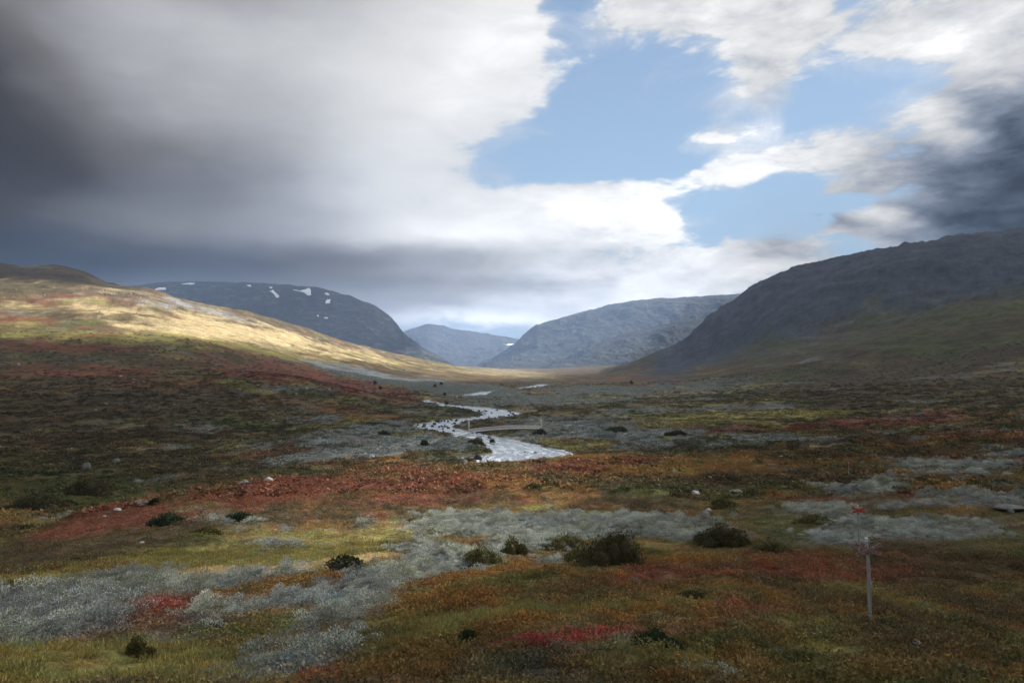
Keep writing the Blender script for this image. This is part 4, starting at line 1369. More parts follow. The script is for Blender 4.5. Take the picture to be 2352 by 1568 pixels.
def shrub(px, py, wpx, hpx, label, tones, group=None, n_leaf=None, leaf=None, depth=0.8, name='shrub', cat='shrub', upright=0.3):
    p = ground_at(px, py)
    if p is None:
        return
    w, h = metres(p, wpx), metres(p, hpx)
    rx, ry = w * 0.5, w * 0.5 * depth
    p = np.array([p[0], p[1] + ry * 0.35, 0])
    p[2] = float(height(p[0], p[1]))
    g = np.random.default_rng(int(px * 7 + py))
    vis = math.sqrt(wpx * hpx)
    n_leaf = n_leaf or int(np.clip(vis * 60, 120, 7500))
    leaf = leaf or max(0.05, metres(p, 4.2))
    root = bpy.data.objects.new(name, None)
    COL.objects.link(root)
    root.location = (p[0], p[1], p[2] - 0.03)
    tag(root, label, cat, group)
    nl = int(np.clip(vis / 5, 3, 12))
    lobes = np.stack([g.uniform(-0.80, 0.80, nl), g.uniform(-0.55, 0.55, nl)], 1)
    lobes[0] = 0.1 * g.normal(size=2)
    lr = g.uniform(0.28, 0.50, nl)
    lh = (0.55 + 0.45 * g.random(nl)) * (1 - 0.75 * (lobes ** 2).sum(1))
    lr[0], lh[0] = 0.58, 0.95

    def shell(k, dirs, r):
        return np.stack([(lobes[k, 0] + dirs[:, 0] * lr[k] * r) * rx, (lobes[k, 1] + dirs[:, 1] * lr[k] * r) * ry, dirs[:, 2] * lh[k] * h * r], 1)
    k = g.choice(nl, n_leaf, p=lr ** 2 / (lr ** 2).sum())
    dirs = unit(g, n_leaf)
    dirs[:, 2] = np.abs(dirs[:, 2])
    r = 0.80 + 0.26 * g.random(n_leaf) + 0.32 * g.random(n_leaf) * (g.random(n_leaf) < 0.22)
    c = shell(k, dirs, r)
    d = dirs + np.array([0, 0, upright]) + 0.75 * unit(g, n_leaf)
    v, f = leaf_quads(c, d, unit(g, n_leaf), leaf * (0.6 + 0.8 * g.random(n_leaf)), leaf * 0.55 * (0.7 + 0.6 * g.random(n_leaf)))
    # the twiggy interior of each lobe
    ang = np.linspace(0, 2 * math.pi, 13)[:-1]
    tiers = np.array([0.0, 0.35, 0.7, 1.1, 1.45])
    core_v, core_f = [], []
    for q in range(nl):
        dd_ = np.stack([np.outer(np.cos(tiers), np.cos(ang)).ravel(), np.outer(np.cos(tiers), np.sin(ang)).ravel(), np.outer(np.sin(tiers), np.ones(12)).ravel()], 1)
        cv = shell(np.full(len(dd_), q), dd_, 0.84 + 0.10 * g.normal(size=len(dd_)) * 0.6)
        o0 = len(v) + q * len(dd_)
        for ti in range(4):
            for ai in range(12):
                core_f.append((o0 + ti * 12 + ai, o0 + ti * 12 + (ai + 1) % 12, o0 + (ti + 1) * 12 + (ai + 1) % 12, o0 + (ti + 1) * 12 + ai))
        core_v.append(cv)
    ncore = nl * 60
    v = np.concatenate([v] + core_v)
    f = np.concatenate([f, np.array(core_f)])
    # follow the ground under the shrub
    base = height(p[0] + v[:, 0], p[1] + v[:, 1]) - p[2]
    v[:, 2] += base * np.clip(1 - v[:, 2] / max(h, 0.1), 0, 1)
    t = np.array(tones)
    col = t[g.integers(0, len(t), n_leaf)] * (0.7 + 0.6 * g.random((n_leaf, 1)))
    ob = mesh_from('foliage', v, f, LEAF_DARK, False, root)
    colour_attr(ob.data, np.concatenate([np.repeat(col, 4, axis=0), np.tile(t.mean(0) * 0.8, (ncore, 1))]))
    if vis > 22:
        bm = bmesh.new()
        for _ in range(9):
            a = g.uniform(0, 6.28)
            tip = Vector((math.cos(a) * rx * 0.6, math.sin(a) * ry * 0.6, h * g.uniform(0.5, 0.75)))
            foot = Vector((tip.x * 0.2, tip.y * 0.2, -0.05))
            rad = 0.012 * w + 0.01
            ring0, ring1 = [], []
            for q in range(5):
                o2 = Vector((math.cos(q * 1.2566), math.sin(q * 1.2566), 0))
                ring0.append(bm.verts.new(foot + o2 * rad))
                ring1.append(bm.verts.new(tip + o2 * rad * 0.3))
            for q in range(5):
                bm.faces.new((ring0[q], ring0[(q + 1) % 5], ring1[(q + 1) % 5], ring1[q]))
        me = bpy.data.meshes.new('stem')
        bm.to_mesh(me)
        bm.free()
        me.materials.append(m_bark)
        so = bpy.data.objects.new('stem', me)
        COL.objects.link(so)
        so.parent = root
    KEEP_CLEAR.append((p[0], p[1], rx * 0.8))
    return root


DK = [(0.042, 0.044, 0.016), (0.064, 0.058, 0.018), (0.080, 0.058, 0.020), (0.032, 0.034, 0.015)]
OL = [(0.085, 0.080, 0.024), (0.12, 0.10, 0.028), (0.06, 0.06, 0.022), (0.14, 0.13, 0.06)]
GN = [(0.035, 0.055, 0.022), (0.045, 0.065, 0.03), (0.025, 0.04, 0.016)]
SHRUBS = [
    (1410, 1294, 150, 76, 'big rounded dark bush behind the yellow rim of the near knoll', DK),
    (1335, 1290, 80, 28, 'low olive shrub at the left foot of the big rounded bush', OL),
    (1665, 1250, 112, 46, 'wide dark bush among grey willows to the right of the big rounded bush', DK),
    (1778, 1274, 88, 30, 'low dark brown bush in front of the wide dark bush on the right', OL),
    (1105, 1292, 92, 36, 'dark olive shrub in the middle of the pale willow thicket', OL),
    (1178, 1276, 60, 40, 'dark green shrub on the upper right of the olive one in the willow thicket', OL),
    (1300, 1266, 100, 36, 'flat olive green shrub just left behind the big rounded bush', OL),
    (1880, 1205, 90, 24, 'dark shrub between two willow belts left of the trail markers', OL),
    (312, 1506, 60, 46, 'dark shrub beside a tall grey willow clump at lower left', OL),
    (1510, 1484, 110, 40, 'spreading green juniper to the right of the crimson patch', GN),
    (1075, 1470, 50, 22, 'small green shrub at the upper left of the crimson patch', GN),
    (1050, 1530, 40, 16, 'small grey green sprig shrub above the bottom edge in the middle', GN),
    (1590, 1375, 90, 20, 'dark green crowberry hummock below the dark crimson patch', DK),
    (545, 1198, 70, 20, 'dark green shrub on the middle of the red mound', GN),
    (375, 1206, 84, 26, 'dark green shrub on the left flank of the red mound', GN),
    (470, 1225, 60, 16, 'flat dark shrub lower on the left flank of the mound', OL),
    (355, 1158, 26, 12, 'tiny green shrub at the upper left edge of the red mound', GN),
    (1225, 1124, 40, 12, 'little green shrub by the orange heath in the middle of the mound', OL),
    (1665, 1164, 60, 16, 'dark flat shrub on the brown heath right of the mound', OL),
    (974, 1025, 24, 12, 'dark round bush on the grey flat left of the river', DK),
    (1131, 1024, 14, 13, 'upright dark bush on the left river bank below the bridge', DK),
    (1205, 1054, 46, 12, 'green bush covering the islet in the river', GN),
    (1230, 1052, 9, 11, 'single upright bush at the right tip of the islet', DK),
    (1095, 1022, 40, 14, 'yellow olive bush on the bank below the left end of the bridge', OL),
    (1240, 1000, 34, 12, 'dark bush under the right end of the footbridge', DK),
    (1420, 992, 70, 9, 'dark bush on top of the grey rise right of the bridge', DK),
    (1560, 1000, 50, 8, 'dark bush at the yellow sedge far right of the bridge', DK),
    (880, 1000, 40, 8, 'dark low bush left of the rapids', DK),
    (200, 1135, 100, 34, 'dark scrub in the gully behind the left end of the mound', DK),
    (80, 1170, 130, 40, 'dark scrub at the far left end of the gully', DK),
]
for s_ in SHRUBS:
    if s_[5] is None:
        continue
    shrub(s_[0], s_[1], s_[2], s_[3], s_[4], s_[5])
for px, py in [(861, 882), (873, 894), (1014, 885), (999, 890), (1021, 908), (1026, 931), (1450, 881)]:
    shrub(px, py, 4.6, 4.6, 'tiny dark birch shrub on the far grey willow flat', DK, 'small birches on the valley floor', 90, None, 1.0, 'birch_shrub', 'shrub', 0.8)

# ------------------------------------------------------------------ trail markers
wood, nw, bw, _o = new_mat('weathered_wood')
pw = nw.new('ShaderNodeNewGeometry').outputs['Position']
nw.put(bw.inputs['Base Color'], nw.ramp(nw.noise(nw.vm('MULTIPLY', pw, (30, 30, 2.0)), 1.0, 6.0, 0.65), [(0.3, (0.15, 0.15, 0.155)), (0.7, (0.32, 0.32, 0.33))]))
bw.inputs['Roughness'].default_value = 0.85


def paint_red(name, c, wear):
    m, n, b, o = new_mat(name)
    p = n.new('ShaderNodeNewGeometry').outputs['Position']
    f = n.rng(n.noise(p, 18.0, 6.0, 0.7), wear, wear + 0.18)
    n.put(b.inputs['Base Color'], n.mix(f, c, (0.24, 0.21, 0.20)))
    b.inputs['Roughness'].default_value = 0.7
    return m


RED_OLD = paint_red('faded_red_paint', (0.16, 0.055, 0.055), 0.42)
RED_NEW = paint_red('red_paint', (0.36, 0.030, 0.030), 0.72)
metal, nm_, bm_, _o = new_mat('zinc_cap')
nm_.put(bm_.inputs['Base Color'], nm_.ramp(nm_.noise(nm_.new('ShaderNodeNewGeometry').outputs['Position'], 25.0, 4.0), [(0.3, (0.45, 0.46, 0.50)), (0.7, (0.66, 0.67, 0.72))]))
bm_.inputs['Metallic'].default_value = 0.35
bm_.inputs['Roughness'].default_value = 0.5


def tube(bm, p0, p1, r0, r1, n=10, caps=True):
    p0, p1 = Vector(p0), Vector(p1)
    q = (p1 - p0).to_track_quat('Z', 'Y')
    a, b = [], []
    for k in range(n):
        o2 = Vector((math.cos(2 * math.pi * k / n), math.sin(2 * math.pi * k / n), 0))
        a.append(bm.verts.new(p0 + q @ (o2 * r0)))
        b.append(bm.verts.new(p1 + q @ (o2 * r1)))
    for k in range(n):
        bm.faces.new((a[k], a[(k + 1) % n], b[(k + 1) % n], b[k]))
    if caps:
        bm.faces.new(a[::-1])
        bm.faces.new(b)


def box(bm, c, s, rot=None):
    m = Matrix.Translation(Vector(c)) @ (rot.to_matrix().to_4x4() if rot is not None else Matrix()) @ Matrix.Diagonal((*s, 1))
    bmesh.ops.create_cube(bm, size=1.0, matrix=m)


def part(name, bm, mat, parent, smooth_shade=False, bevel=0.0):
    if bevel:
        bmesh.ops.bevel(bm, geom=bm.edges[:], offset=bevel, segments=1, affect='EDGES', clamp_overlap=True)
    me = bpy.data.meshes.new(name)
    bm.to_mesh(me)
    bm.free()
    me.materials.append(mat)
    if smooth_shade:
        me.polygons.foreach_set('use_smooth', np.ones(len(me.polygons), dtype=bool))
    ob = bpy.data.objects.new(name, me)
    COL.objects.link(ob)
    ob.parent = parent
    return ob


def trail_marker(px, py, top_py, top_px, label, paint, arm=0.42, tilt=0.42, r=0.055, drop=0.22):
    p = ground_at(px, py)
    cx, y, z = px_ray(top_px, top_py)
    tz = z / y * p[1] - p[2]
    tx = cx / y * p[1] - p[0]
    root = bpy.data.objects.new('trail_marker', None)
    COL.objects.link(root)
    root.location = p
    tag(root, label, 'trail marker')
    t = Vector((tx, 0.0, tz))
    bm = bmesh.new()
    segs = 6
    for k in range(segs):
        a, b = k / segs, (k + 1) / segs
        wob = lambda q: Vector((0.012 * math.sin(q * 7 + px), 0.012 * math.cos(q * 5), 0))
        tube(bm, Vector((0, 0, -0.3)).lerp(t, a) + wob(a), Vector((0, 0, -0.3)).lerp(t, b) + wob(b), r * (1.05 - 0.2 * a), r * (1.05 - 0.2 * b), 12, k in (0, segs - 1))
    part('pole', bm, wood, root, True)
    bm = bmesh.new()
    tube(bm, t * (1 - 0.05 / t.length), t * (1 + 0.06 / t.length), r * 1.02, r * 0.95, 12)
    part('cap', bm, metal, root)
    c = t * (1 - drop / t.length)
    for s, dy in ((1, -0.075), (-1, -0.11)):
        bm = bmesh.new()
        box(bm, c + Vector((0, dy, 0)), (arm * 2, 0.024, 0.10), Euler((0, s * tilt, 0)))
        part('cross_arm', bm, paint, root, False, 0.004)
    KEEP_CLEAR.append((p[0], p[1], 0.3))
    return root


trail_marker(2001, 1421, 1239, 1990, 'nearest grey trail pole with a metal cap and a faded red cross', RED_OLD, 0.42, 0.40, 0.052, 0.27)
trail_marker(1974, 1268, 1162, 1970, 'second trail pole with a bright red cross behind the nearest pole', RED_NEW, 0.40, 0.36, 0.045, 0.20)
trail_marker(1950, 1096, 1062, 1949, 'thin far trail pole with a small red cross beyond the willow belts', RED_NEW, 0.40, 0.40, 0.06, 0.20)

# ------------------------------------------------------------------ footbridge
steel, ns_, bs_, _o = new_mat('grey_bridge_timber')
ns_.put(bs_.inputs['Base Color'], ns_.ramp(ns_.noise(ns_.new('ShaderNodeNewGeometry').outputs['Position'], 3.0, 6.0, 0.7), [(0.3, (0.30, 0.31, 0.32)), (0.7, (0.62, 0.62, 0.62))]))
bs_.inputs['Roughness'].default_value = 0.8
pale, np_, bp_, _o = new_mat('galvanised_post')
np_.put(bp_.inputs['Base Color'], np_.ramp(np_.noise(np_.new('ShaderNodeNewGeometry').outputs['Position'], 2.0, 5.0), [(0.3, (0.42, 0.42, 0.40)), (0.7, (0.60, 0.59, 0.56))]))
bp_.inputs['Roughness'].default_value = 0.55
bp_.inputs['Metallic'].default_value = 0.2


def footbridge():
    A, B = ground_at(1077, 1004.5), ground_at(1243, 988)
    root = bpy.data.objects.new('footbridge', None)
    COL.objects.link(root)
    root.location = A
    tag(root, 'narrow suspension footbridge with tall posts spanning the river', 'bridge')
    za = px_ray(1077, 992)[2] / px_ray(1077, 992)[1] * A[1]
    zb = px_ray(1243, 984)[2] / px_ray(1243, 984)[1] * B[1]
    a, b = Vector((0, 0, za - A[2])), Vector((B[0] - A[0], B[1] - A[1], zb - A[2]))
    along = (b - a)
    L = along.length
    dx = along.normalized()
    sd = Vector((-dx.y, dx.x, 0)).normalized()
    hw = 0.75

    def deck(t):
        return a.lerp(b, t) + Vector((0, 0, 0.75 * 4 * t * (1 - t)))
    q = Vector((dx.x, dx.y, 0)).to_track_quat('X', 'Z')
    rotz = math.atan2(dx.y, dx.x)
    bm = bmesh.new()
    n = 150
    for k in range(n):                                             # boards of the walkway
        t = (k + 0.5) / n
        box(bm, deck(t), (L / n * 0.86, hw * 2, 0.06), Euler((0, 0, rotz)))
    tag(part('walkway_boards', bm, steel, root), kind='stuff')
    for s in (-1, 1):
        bm = bmesh.new()
        m = 40
        for k in range(m):                                         # side beam, rails
            t0, t1 = k / m, (k + 1) / m
            for dz, r in ((-0.12, 0.10), (0.25, 0.035), (0.50, 0.035), (0.75, 0.035), (1.05, 0.07)):
                tube(bm, deck(t0) + sd * s * (hw + 0.06) + Vector((0, 0, dz)), deck(t1) + sd * s * (hw + 0.06) + Vector((0, 0, dz)), r, r, 5, False)
            tube(bm, deck(t0) + sd * s * (hw + 0.06) + Vector((0, 0, -0.2)), deck(t0) + sd * s * (hw + 0.06) + Vector((0, 0, 1.1)), 0.035, 0.035, 5, False)
        part('railing', bm, steel, root)
    ha, hb = 4.9, 3.9
    for t, hgt, down in ((0.0, ha, -2.8), (1.0, hb, -2.2)):
        for s in (-1, 1):
            bm = bmesh.new()
            c = deck(t) + sd * s * (hw + 0.28)
            tube(bm, c + Vector((0, 0, down)), c + Vector((0, 0, hgt)), 0.085, 0.075, 8)
            part('post', bm, pale, root, True)
        bm = bmesh.new()
        c = deck(t) + Vector((0, 0, hgt - 0.35))
        tube(bm, c - sd * (hw + 0.28), c + sd * (hw + 0.28), 0.07, 0.07, 6)
        part('cross_beam', bm, pale, root)
    for s in (-1, 1):
        bm = bmesh.new()
        m = 44
        sag = lambda t: (ha * (1 - t) + hb * t) - 3.1 * 4 * t * (1 - t)
        pt = lambda t: deck(t) + sd * s * (hw + 0.2) + Vector((0, 0, max(sag(t), 1.12)))
        for k in range(m):
            tube(bm, pt(k / m), pt((k + 1) / m), 0.012, 0.012, 5, False)
        for t, e in ((0.0, -dx * 9 + Vector((0, 0, -2.6))), (1.0, dx * 9 + Vector((0, 0, -1.4)))):
            tube(bm, pt(t), deck(t) + sd * s * (hw + 0.2) + e, 0.012, 0.012, 5, False)
        part('cable', bm, pale, root)
    # ramp down to the left bank
    e = ground_at(1041, 1004)
    foot = Vector((e[0] - A[0], e[1] - A[1], e[2] - A[2] + 0.25))
    bm = bmesh.new()
    rd = foot - a
    nr = 34
    rq = rd.to_track_quat('X', 'Z')
    rs = Vector((-rd.y, rd.x, 0)).normalized()
    for k in range(nr):
        box(bm, a + rd * ((k + 0.5) / nr), (rd.length / nr * 0.86, hw * 2, 0.06), rq.to_euler())
    for s in (-1, 1):
        tube(bm, a + rs * s * (hw - 0.05) + Vector((0, 0, -0.12)), foot + rs * s * (hw - 0.05) + Vector((0, 0, -0.12)), 0.09, 0.09, 5)
        tube(bm, a + rs * s * (hw + 0.05) + Vector((0, 0, 1.0)), foot + rs * s * (hw + 0.05) + Vector((0, 0, 0.9)), 0.045, 0.045, 5)
        for k in range(6):
            c = a + rd * (k / 5) + rs * s * (hw + 0.05)
            tube(bm, c + Vector((0, 0, -0.2)), c + Vector((0, 0, 1.0)), 0.035, 0.035, 5)
    part('ramp', bm, steel, root)
    bm = bmesh.new()
    gg = np.random.default_rng(3)
    for _ in range(12):
        c = deck(1.0) + dx * gg.uniform(-0.6, 1.6) + sd * gg.uniform(-1.3, 1.3)
        box(bm, c + Vector((0, 0, gg.uniform(-1.4, -0.55))), (gg.uniform(0.6, 1.1), gg.uniform(0.6, 1.1), gg.uniform(0.45, 0.8)), Euler((gg.uniform(-0.2, 0.2), gg.uniform(-0.2, 0.2), gg.uniform(0, 3))))
    part('abutment', bm, ROCK_GREY, root, False, 0.06)
    return root


bridge = footbridge()

# ------------------------------------------------------------------ snow patches on the left mountain
from mathutils.bvhtree import BVHTree
snow_m, nsn, bsn, _o = new_mat('old_snow')
nsn.put(bsn.inputs['Base Color'], nsn.ramp(nsn.noise(nsn.new('ShaderNodeNewGeometry').outputs['Position'], 0.03, 7.0, 0.7), [(0.3, (0.62, 0.65, 0.70)), (0.6, (0.84, 0.86, 0.89))]))
bsn.inputs['Roughness'].default_value = 0.8


def bvh_of(ob):
    me = ob.data
    return BVHTree.FromPolygons([v.co for v in me.vertices], [p.vertices[:] for p in me.polygons])


SNOW = [
    (mt_left, [(352, 668), (362, 662), (380, 661), (381, 666), (366, 667)], 'snow patch at the left end of the dark mountain just above the lit hill'),
    (mt_left, [(416, 653), (432, 650.5), (447, 651), (446, 653.5), (430, 653.5)], 'thin snow strip on the very top of the dark mountain'),
    (mt_left, [(567, 655), (575, 655), (577, 658), (571, 658)], 'tiny snow fleck under the summit edge of the dark mountain'),
    (mt_left, [(618, 660), (624, 659), (626, 662), (621, 663)], 'tiny snow fleck directly above the steep snow tongue'),
    (mt_left, [(619, 669), (627, 666), (641, 680), (640, 684), (634, 684), (628, 675)], 'steep snow tongue running down to the right on the dark mountain'),
    (mt_left, [(673, 666), (689, 668), (703, 664), (709, 662), (714, 666), (714, 678), (708, 679), (698, 672), (684, 669)], 'largest snow patch with a long left tail on the dark mountain'),
    (mt_left, [(745, 674), (752, 673), (757, 678), (751, 678)], 'small snow patch to the right of the largest one'),
    (mt_left, [(747, 694), (752, 688), (759, 688), (757, 697), (748, 697)], 'small square snow patch below the right end of the summit'),
    (mt_left, [(728, 724), (732, 724), (732, 727), (728, 727)], 'snow speck on the middle of the dark mountain face'),
    (mt_left, [(744, 729), (753, 729), (753, 732), (746, 731.5)], 'flat snow speck low on the dark mountain face'),
    (mt_mid, [(1156, 791), (1170, 789.5), (1184, 790), (1182, 792.5), (1168, 793)], 'bright snow strip at the foot of the far middle mountain'),
    (mt_mid, [(1190, 789), (1198, 788.5), (1198, 790.5), (1190, 791)], 'short snow strip beside the bright one on the far middle mountain'),
]


def snow_patch(trees, ob, poly, label):
    tree = trees.setdefault(ob.name, bvh_of(ob))
    poly = np.array(poly, float)
    ds = []
    for k in range(len(poly)):                                       # roughen the outline
        p0, p1 = poly[k], poly[(k + 1) % len(poly)]
        for t in (0, 0.33, 0.66):
            q = p0 + (p1 - p0) * t
            ds.append(q + rng.normal(size=2) * 0.35)
    c = poly.mean(0)
    rings = [[c + (q - c) * s for q in ds] for s in (1.0, 0.66, 0.33)] + [[c]]
    V, idx = [], []
    for rg in rings:
        row = []
        for q in rg:
            cx, y, z = px_ray(q[0], q[1])
            d = Vector((cx, y, z)).normalized()
            hit = tree.ray_cast(Vector((0, 0, 0)) + d * 2000, d)
            if hit[0] is None:
                row.append(None)
                continue
            row.append(len(V))
            V.append(hit[0] + (hit[1] if hit[1].z > 0 else -hit[1]) * 2.5)
        idx.append(row)
    faces = []
    n = len(ds)
    for r in range(2):
        for k in range(n):
            f = [idx[r][k], idx[r][(k + 1) % n], idx[r + 1][(k + 1) % n], idx[r + 1][k]]
            if None not in f:
                faces.append(f)
    for k in range(n):
        f = [idx[2][k], idx[2][(k + 1) % n], idx[3][0]]
        if None not in f:
            faces.append(f)
    if not faces:
        return
    ob2 = mesh_from('snow_patch', np.array([v[:] for v in V]), faces, snow_m)
    sol = ob2.modifiers.new('depth', 'SOLIDIFY')
    sol.thickness = 2.2
    sol.offset = 0
    tag(ob2, label, 'snow patch', 'snow patches on the mountains')


_trees = {}
for ob_, poly_, lab_ in SNOW:
    snow_patch(_trees, ob_, poly_, lab_)

# ------------------------------------------------------------------ paths
path_m, npa, bpa, _o = new_mat('trodden_path')
npa.put(bpa.inputs['Base Color'], npa.ramp(npa.noise(npa.new('ShaderNodeNewGeometry').outputs['Position'], 1.5, 6.0, 0.7), [(0.3, (0.15, 0.11, 0.07)), (0.7, (0.30, 0.24, 0.17))]))
bpa.inputs['Roughness'].default_value = 0.95
for pl in PATHS:
    pts = [ground_at(*q) for q in pl]
    pts = np.array([p for p in pts if p is not None])
    if len(pts) < 2:
        continue
    P = spline(pts[:, :2], 60) if len(pts) > 2 else np.linspace(pts[0, :2], pts[1, :2], 60)
    P = P + np.stack([fbm(P[:, 0], P[:, 1], 8, 3, 0.5, 3), fbm(P[:, 0], P[:, 1], 8, 3, 0.5, 4)], 1) * 0.8
    t = np.gradient(P, axis=0)
    t /= np.linalg.norm(t, axis=1, keepdims=True)
    nr = np.stack([-t[:, 1], t[:, 0]], 1)
    w = 0.35 * (1 + 0.4 * np.sin(np.arange(60) * 1.7))
    V = []
    for s in (-1, 0, 1):
        q = P + nr * (w * s)[:, None]
        V.append(np.stack([q[:, 0], q[:, 1], height(q[:, 0], q[:, 1]) + (0.10 if s == 0 else 0.05)], 1))
    v = np.concatenate(V)
    f = [(k + 60 * r, k + 1 + 60 * r, k + 61 + 60 * r, k + 60 + 60 * r) for r in range(2) for k in range(59)]
    tag(mesh_from('path', v, f, path_m, True), kind='structure')


# ------------------------------------------------------------------ dry grass tuft
def dry_tuft(px, py, hpx, label, n=70):
    p = ground_at(px, py)
    g = np.random.default_rng(int(px))
    h = metres(p, hpx)
    a, r = g.random(n) * 6.283, 0.10 * np.sqrt(g.random(n)) * 1.3
    c = np.stack([np.cos(a) * r, np.sin(a) * r, 0 * a - 0.02], 1)
    d = np.stack([np.cos(a) * 0.22, np.sin(a) * 0.22, 1 + 0 * a], 1) + 0.09 * g.normal(size=(n, 3))
    v, f = leaf_quads(c, d, unit(g, n), h * (0.45 + 0.6 * g.random(n)), 0.010 + 0.008 * g.random(n))
    ob = mesh_from('grass_tuft', v, f, LEAF_DARK)
    ob.location = p
    colour_attr(ob.data, np.repeat(np.array([0.40, 0.29, 0.15]) * (0.8 + 0.5 * g.random((n, 1))), 4, axis=0))
    tag(ob, label, 'grass')


dry_tuft(1717, 1536, 42, 'pale dry grass tuft standing alone in the dark heath near the bottom edge')

# ------------------------------------------------------------------ willow scrub, heath and sedge
WILLOW = plant_material('willow_leaves', 0.6, 0.2)
HEATH = plant_material('heath_leaves', 0.75, 0.25)


def veg_at(x, y):
    return sample(VEG, x, y), sample(VCOL, x, y)


def sow_willow():
    n = 118000
    x, y, d = fan_points(n, 11.5, 170, 0.82)
    w, c = veg_at(x, y)
    patch = fbm(x, y, 2.2, 4, 0.6, 201)
    prob = smooth(0.36, 0.86, w[:, KI['grey']] + 0.55 * patch)
    prob = 0.88 * prob + 0.10 * smooth(0.06, 0.30, w[:, KI['grey']]) * (d < 70) * (d > 17) * (x < 1.5)
    prob = prob * (0.75 - 0.35 * smooth(40, 130, d))
    keep = (rng.random(n) < prob) & clear_of(x, y) & (sample(RDIST, x, y) > 2)
    x, y, d, w = x[keep], y[keep], d[keep], w[keep]
    z = height(x, y) - 0.04
    big = 0.45 + 0.75 * rng.random(len(x)) ** 1.5 + 0.3 * fbm(x, y, 5, 3, 0.5, 5)
    big *= 1 + 0.75 * smooth(40, 130, d)
    s = np.stack([big, big, big * (0.8 + 0.4 * rng.random(len(x)))], 1)
    t = 0.62 + 0.80 * rng.random((len(x), 1)) ** 1.3 + 0.25 * fbm(x, y, 9, 3, 0.5, 8)[:, None]
    tint = t * np.array([1.0, 1.0, 1.0]) + 0.10 * fbm(x, y, 5, 2, 0.5, 9)[:, None] * np.array([0.6, 0.3, -1.0])
    var = [willow_variant(300 + k, 8 + k % 4, 560, 0.060, 0.62, 0.72) for k in range(5)]
    ob = scatter_object('willow_scrub', var, np.stack([x, y, z], 1), s, rng.random(len(x)) * 6.283, (0.1 * rng.normal(size=len(x)), 0.1 * rng.normal(size=len(x))), tint, rng.integers(0, 5, len(x)), WILLOW)
    print('willow', len(x))
    return ob


def sow_far_willow():
    n = 370000
    x, y, d = fan_points(n, 150, 1150, 0.80)
    w, c = veg_at(x, y)
    prob = smooth(0.25, 0.65, w[:, KI['grey']] + 0.16 * fbm(x, y, 12, 4, 0.6, 203)) * 0.5 + 0.04 * w[:, KI['green']] + 0.02
    keep = (rng.random(n) < prob * 0.6) & clear_of(x, y) & (sample(RDIST, x, y) > 2)
    x, y, d = x[keep], y[keep], d[keep]
    w = w[keep]
    z = height(x, y) - 0.08
    big = (1.0 + 0.8 * rng.random(len(x))) * (1 + 0.6 * smooth(300, 900, d))
    s = np.stack([big, big, big * (0.55 + 0.4 * rng.random(len(x)))], 1)
    isg = w[:, KI['grey']] > 0.25
    tint = np.where(isg[:, None], 0.62 + 0.3 * rng.random((len(x), 1)), (0.16 + 0.12 * rng.random((len(x), 1))) * np.array([0.9, 0.9, 0.55]))
    var = [willow_variant(400 + k, 6, 60, 0.30, 0.8, 0.85) for k in range(4)]
    ob = scatter_object('willow_scrub', var, np.stack([x, y, z], 1), s, rng.random(len(x)) * 6.283, (0 * x, 0 * x), tint, rng.integers(0, 4, len(x)), WILLOW)
    print('far willow', len(x))
    return ob


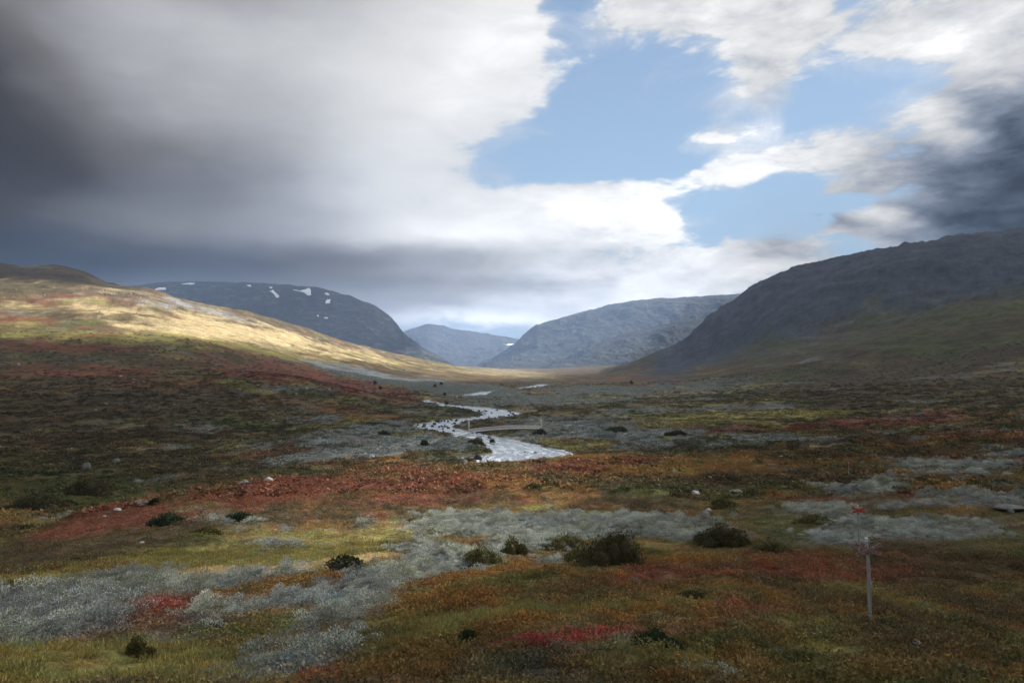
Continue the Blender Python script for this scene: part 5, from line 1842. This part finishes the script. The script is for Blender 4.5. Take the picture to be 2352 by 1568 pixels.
def sow_heath():
    n1, n2 = 100000, 122000
    xa, ya, da = fan_points(n1, 11.0, 48, 0.80)
    xb, yb, db = fan_points(n2, 40, 190, 0.80)
    x, y, d = np.concatenate([xa, xb]), np.concatenate([ya, yb]), np.concatenate([da, db])
    w, c = veg_at(x, y)
    grassy = w[:, KI['yellow']] + w[:, KI['tan']]
    keep = (rng.random(len(x)) < 0.45 + 0.55 * smooth(0.75, 0.3, w[:, KI['grey']])) & clear_of(x, y) & (sample(RDIST, x, y) > 1.5)
    keep &= rng.random(len(x)) < smooth(-0.55, 0.1, fbm(x, y, 1.7, 3, 0.6, 211))
    x, y, d, c, grassy, w = x[keep], y[keep], d[keep], c[keep], grassy[keep], w[keep]
    z = height(x, y) - 0.02
    big = (0.5 + 1.3 * rng.random(len(x)) ** 2.2) * (1 + 1.5 * smooth(30, 150, d))
    s = np.stack([big, big, big * (0.7 + 0.6 * rng.random(len(x)))], 1)
    hue = 0.28 * fbm(x, y, 0.9, 2, 0.6, 213)[:, None] * np.array([1.0, 0.1, -0.5])
    tint = c * (1.15 + 0.4 * rng.random((len(x), 1))) * (1 + hue)
    isg = rng.random(len(x)) < smooth(0.35, 0.7, grassy)
    which = np.where(isg, 4 + rng.integers(0, 2, len(x)), rng.integers(0, 4, len(x)))
    var = [heath_variant(500 + k, 42, 0.05, 0.19, 0.13) for k in range(4)] + [grass_variant(520 + k, 40, 0.18, 0.085) for k in range(2)]
    ob = scatter_object('heath_plants', var, np.stack([x, y, z], 1), s, rng.random(len(x)) * 6.283, (0.12 * rng.normal(size=len(x)), 0.12 * rng.normal(size=len(x))), tint, which, HEATH)
    print('heath', len(x))
    return ob


def sow_far_heath():
    n = 125000
    x, y, d = fan_points(n, 110, 750, 0.80)
    x2, y2, d2 = fan_points(100000, 90, 330, 0.80)
    x, y, d = np.concatenate([x, x2]), np.concatenate([y, y2]), np.concatenate([d, d2])
    w, c = veg_at(x, y)
    keep = (sample(RDIST, x, y) > 1.5) & (rng.random(len(x)) < smooth(-0.5, 0.5, fbm(x, y, 16, 4, 0.65, 221)) * smooth(760, 350, d)) & clear_of(x, y)
    x, y, d, c, w = x[keep], y[keep], d[keep], c[keep], w[keep]
    big = (1.0 + 1.6 * rng.random(len(x)) ** 2) * (0.55 + d / 800)
    s = np.stack([big * (1 + 0.5 * rng.random(len(x))), big, big * (0.4 + 0.5 * rng.random(len(x)))], 1)
    dark = rng.random((len(x), 1)) < 0.30 + 0.5 * w[:, KI['green']][:, None]
    tint = np.where(dark, c * np.array([0.60, 0.70, 0.66]), c * (0.95 + 0.75 * rng.random((len(x), 1))))
    var = [heath_variant(600 + k, 34, 0.34, 0.55, 0.42) for k in range(4)]
    ob = scatter_object('heath_plants', var, np.stack([x, y, height(x, y) - 0.05], 1), s, rng.random(len(x)) * 6.283, (0 * x, 0 * x), tint, rng.integers(0, 4, len(x)), HEATH)
    print('far heath', len(x))
    return ob


willow = sow_willow()
willow_far = sow_far_willow()
heath = sow_heath()
heath_far = sow_far_heath()
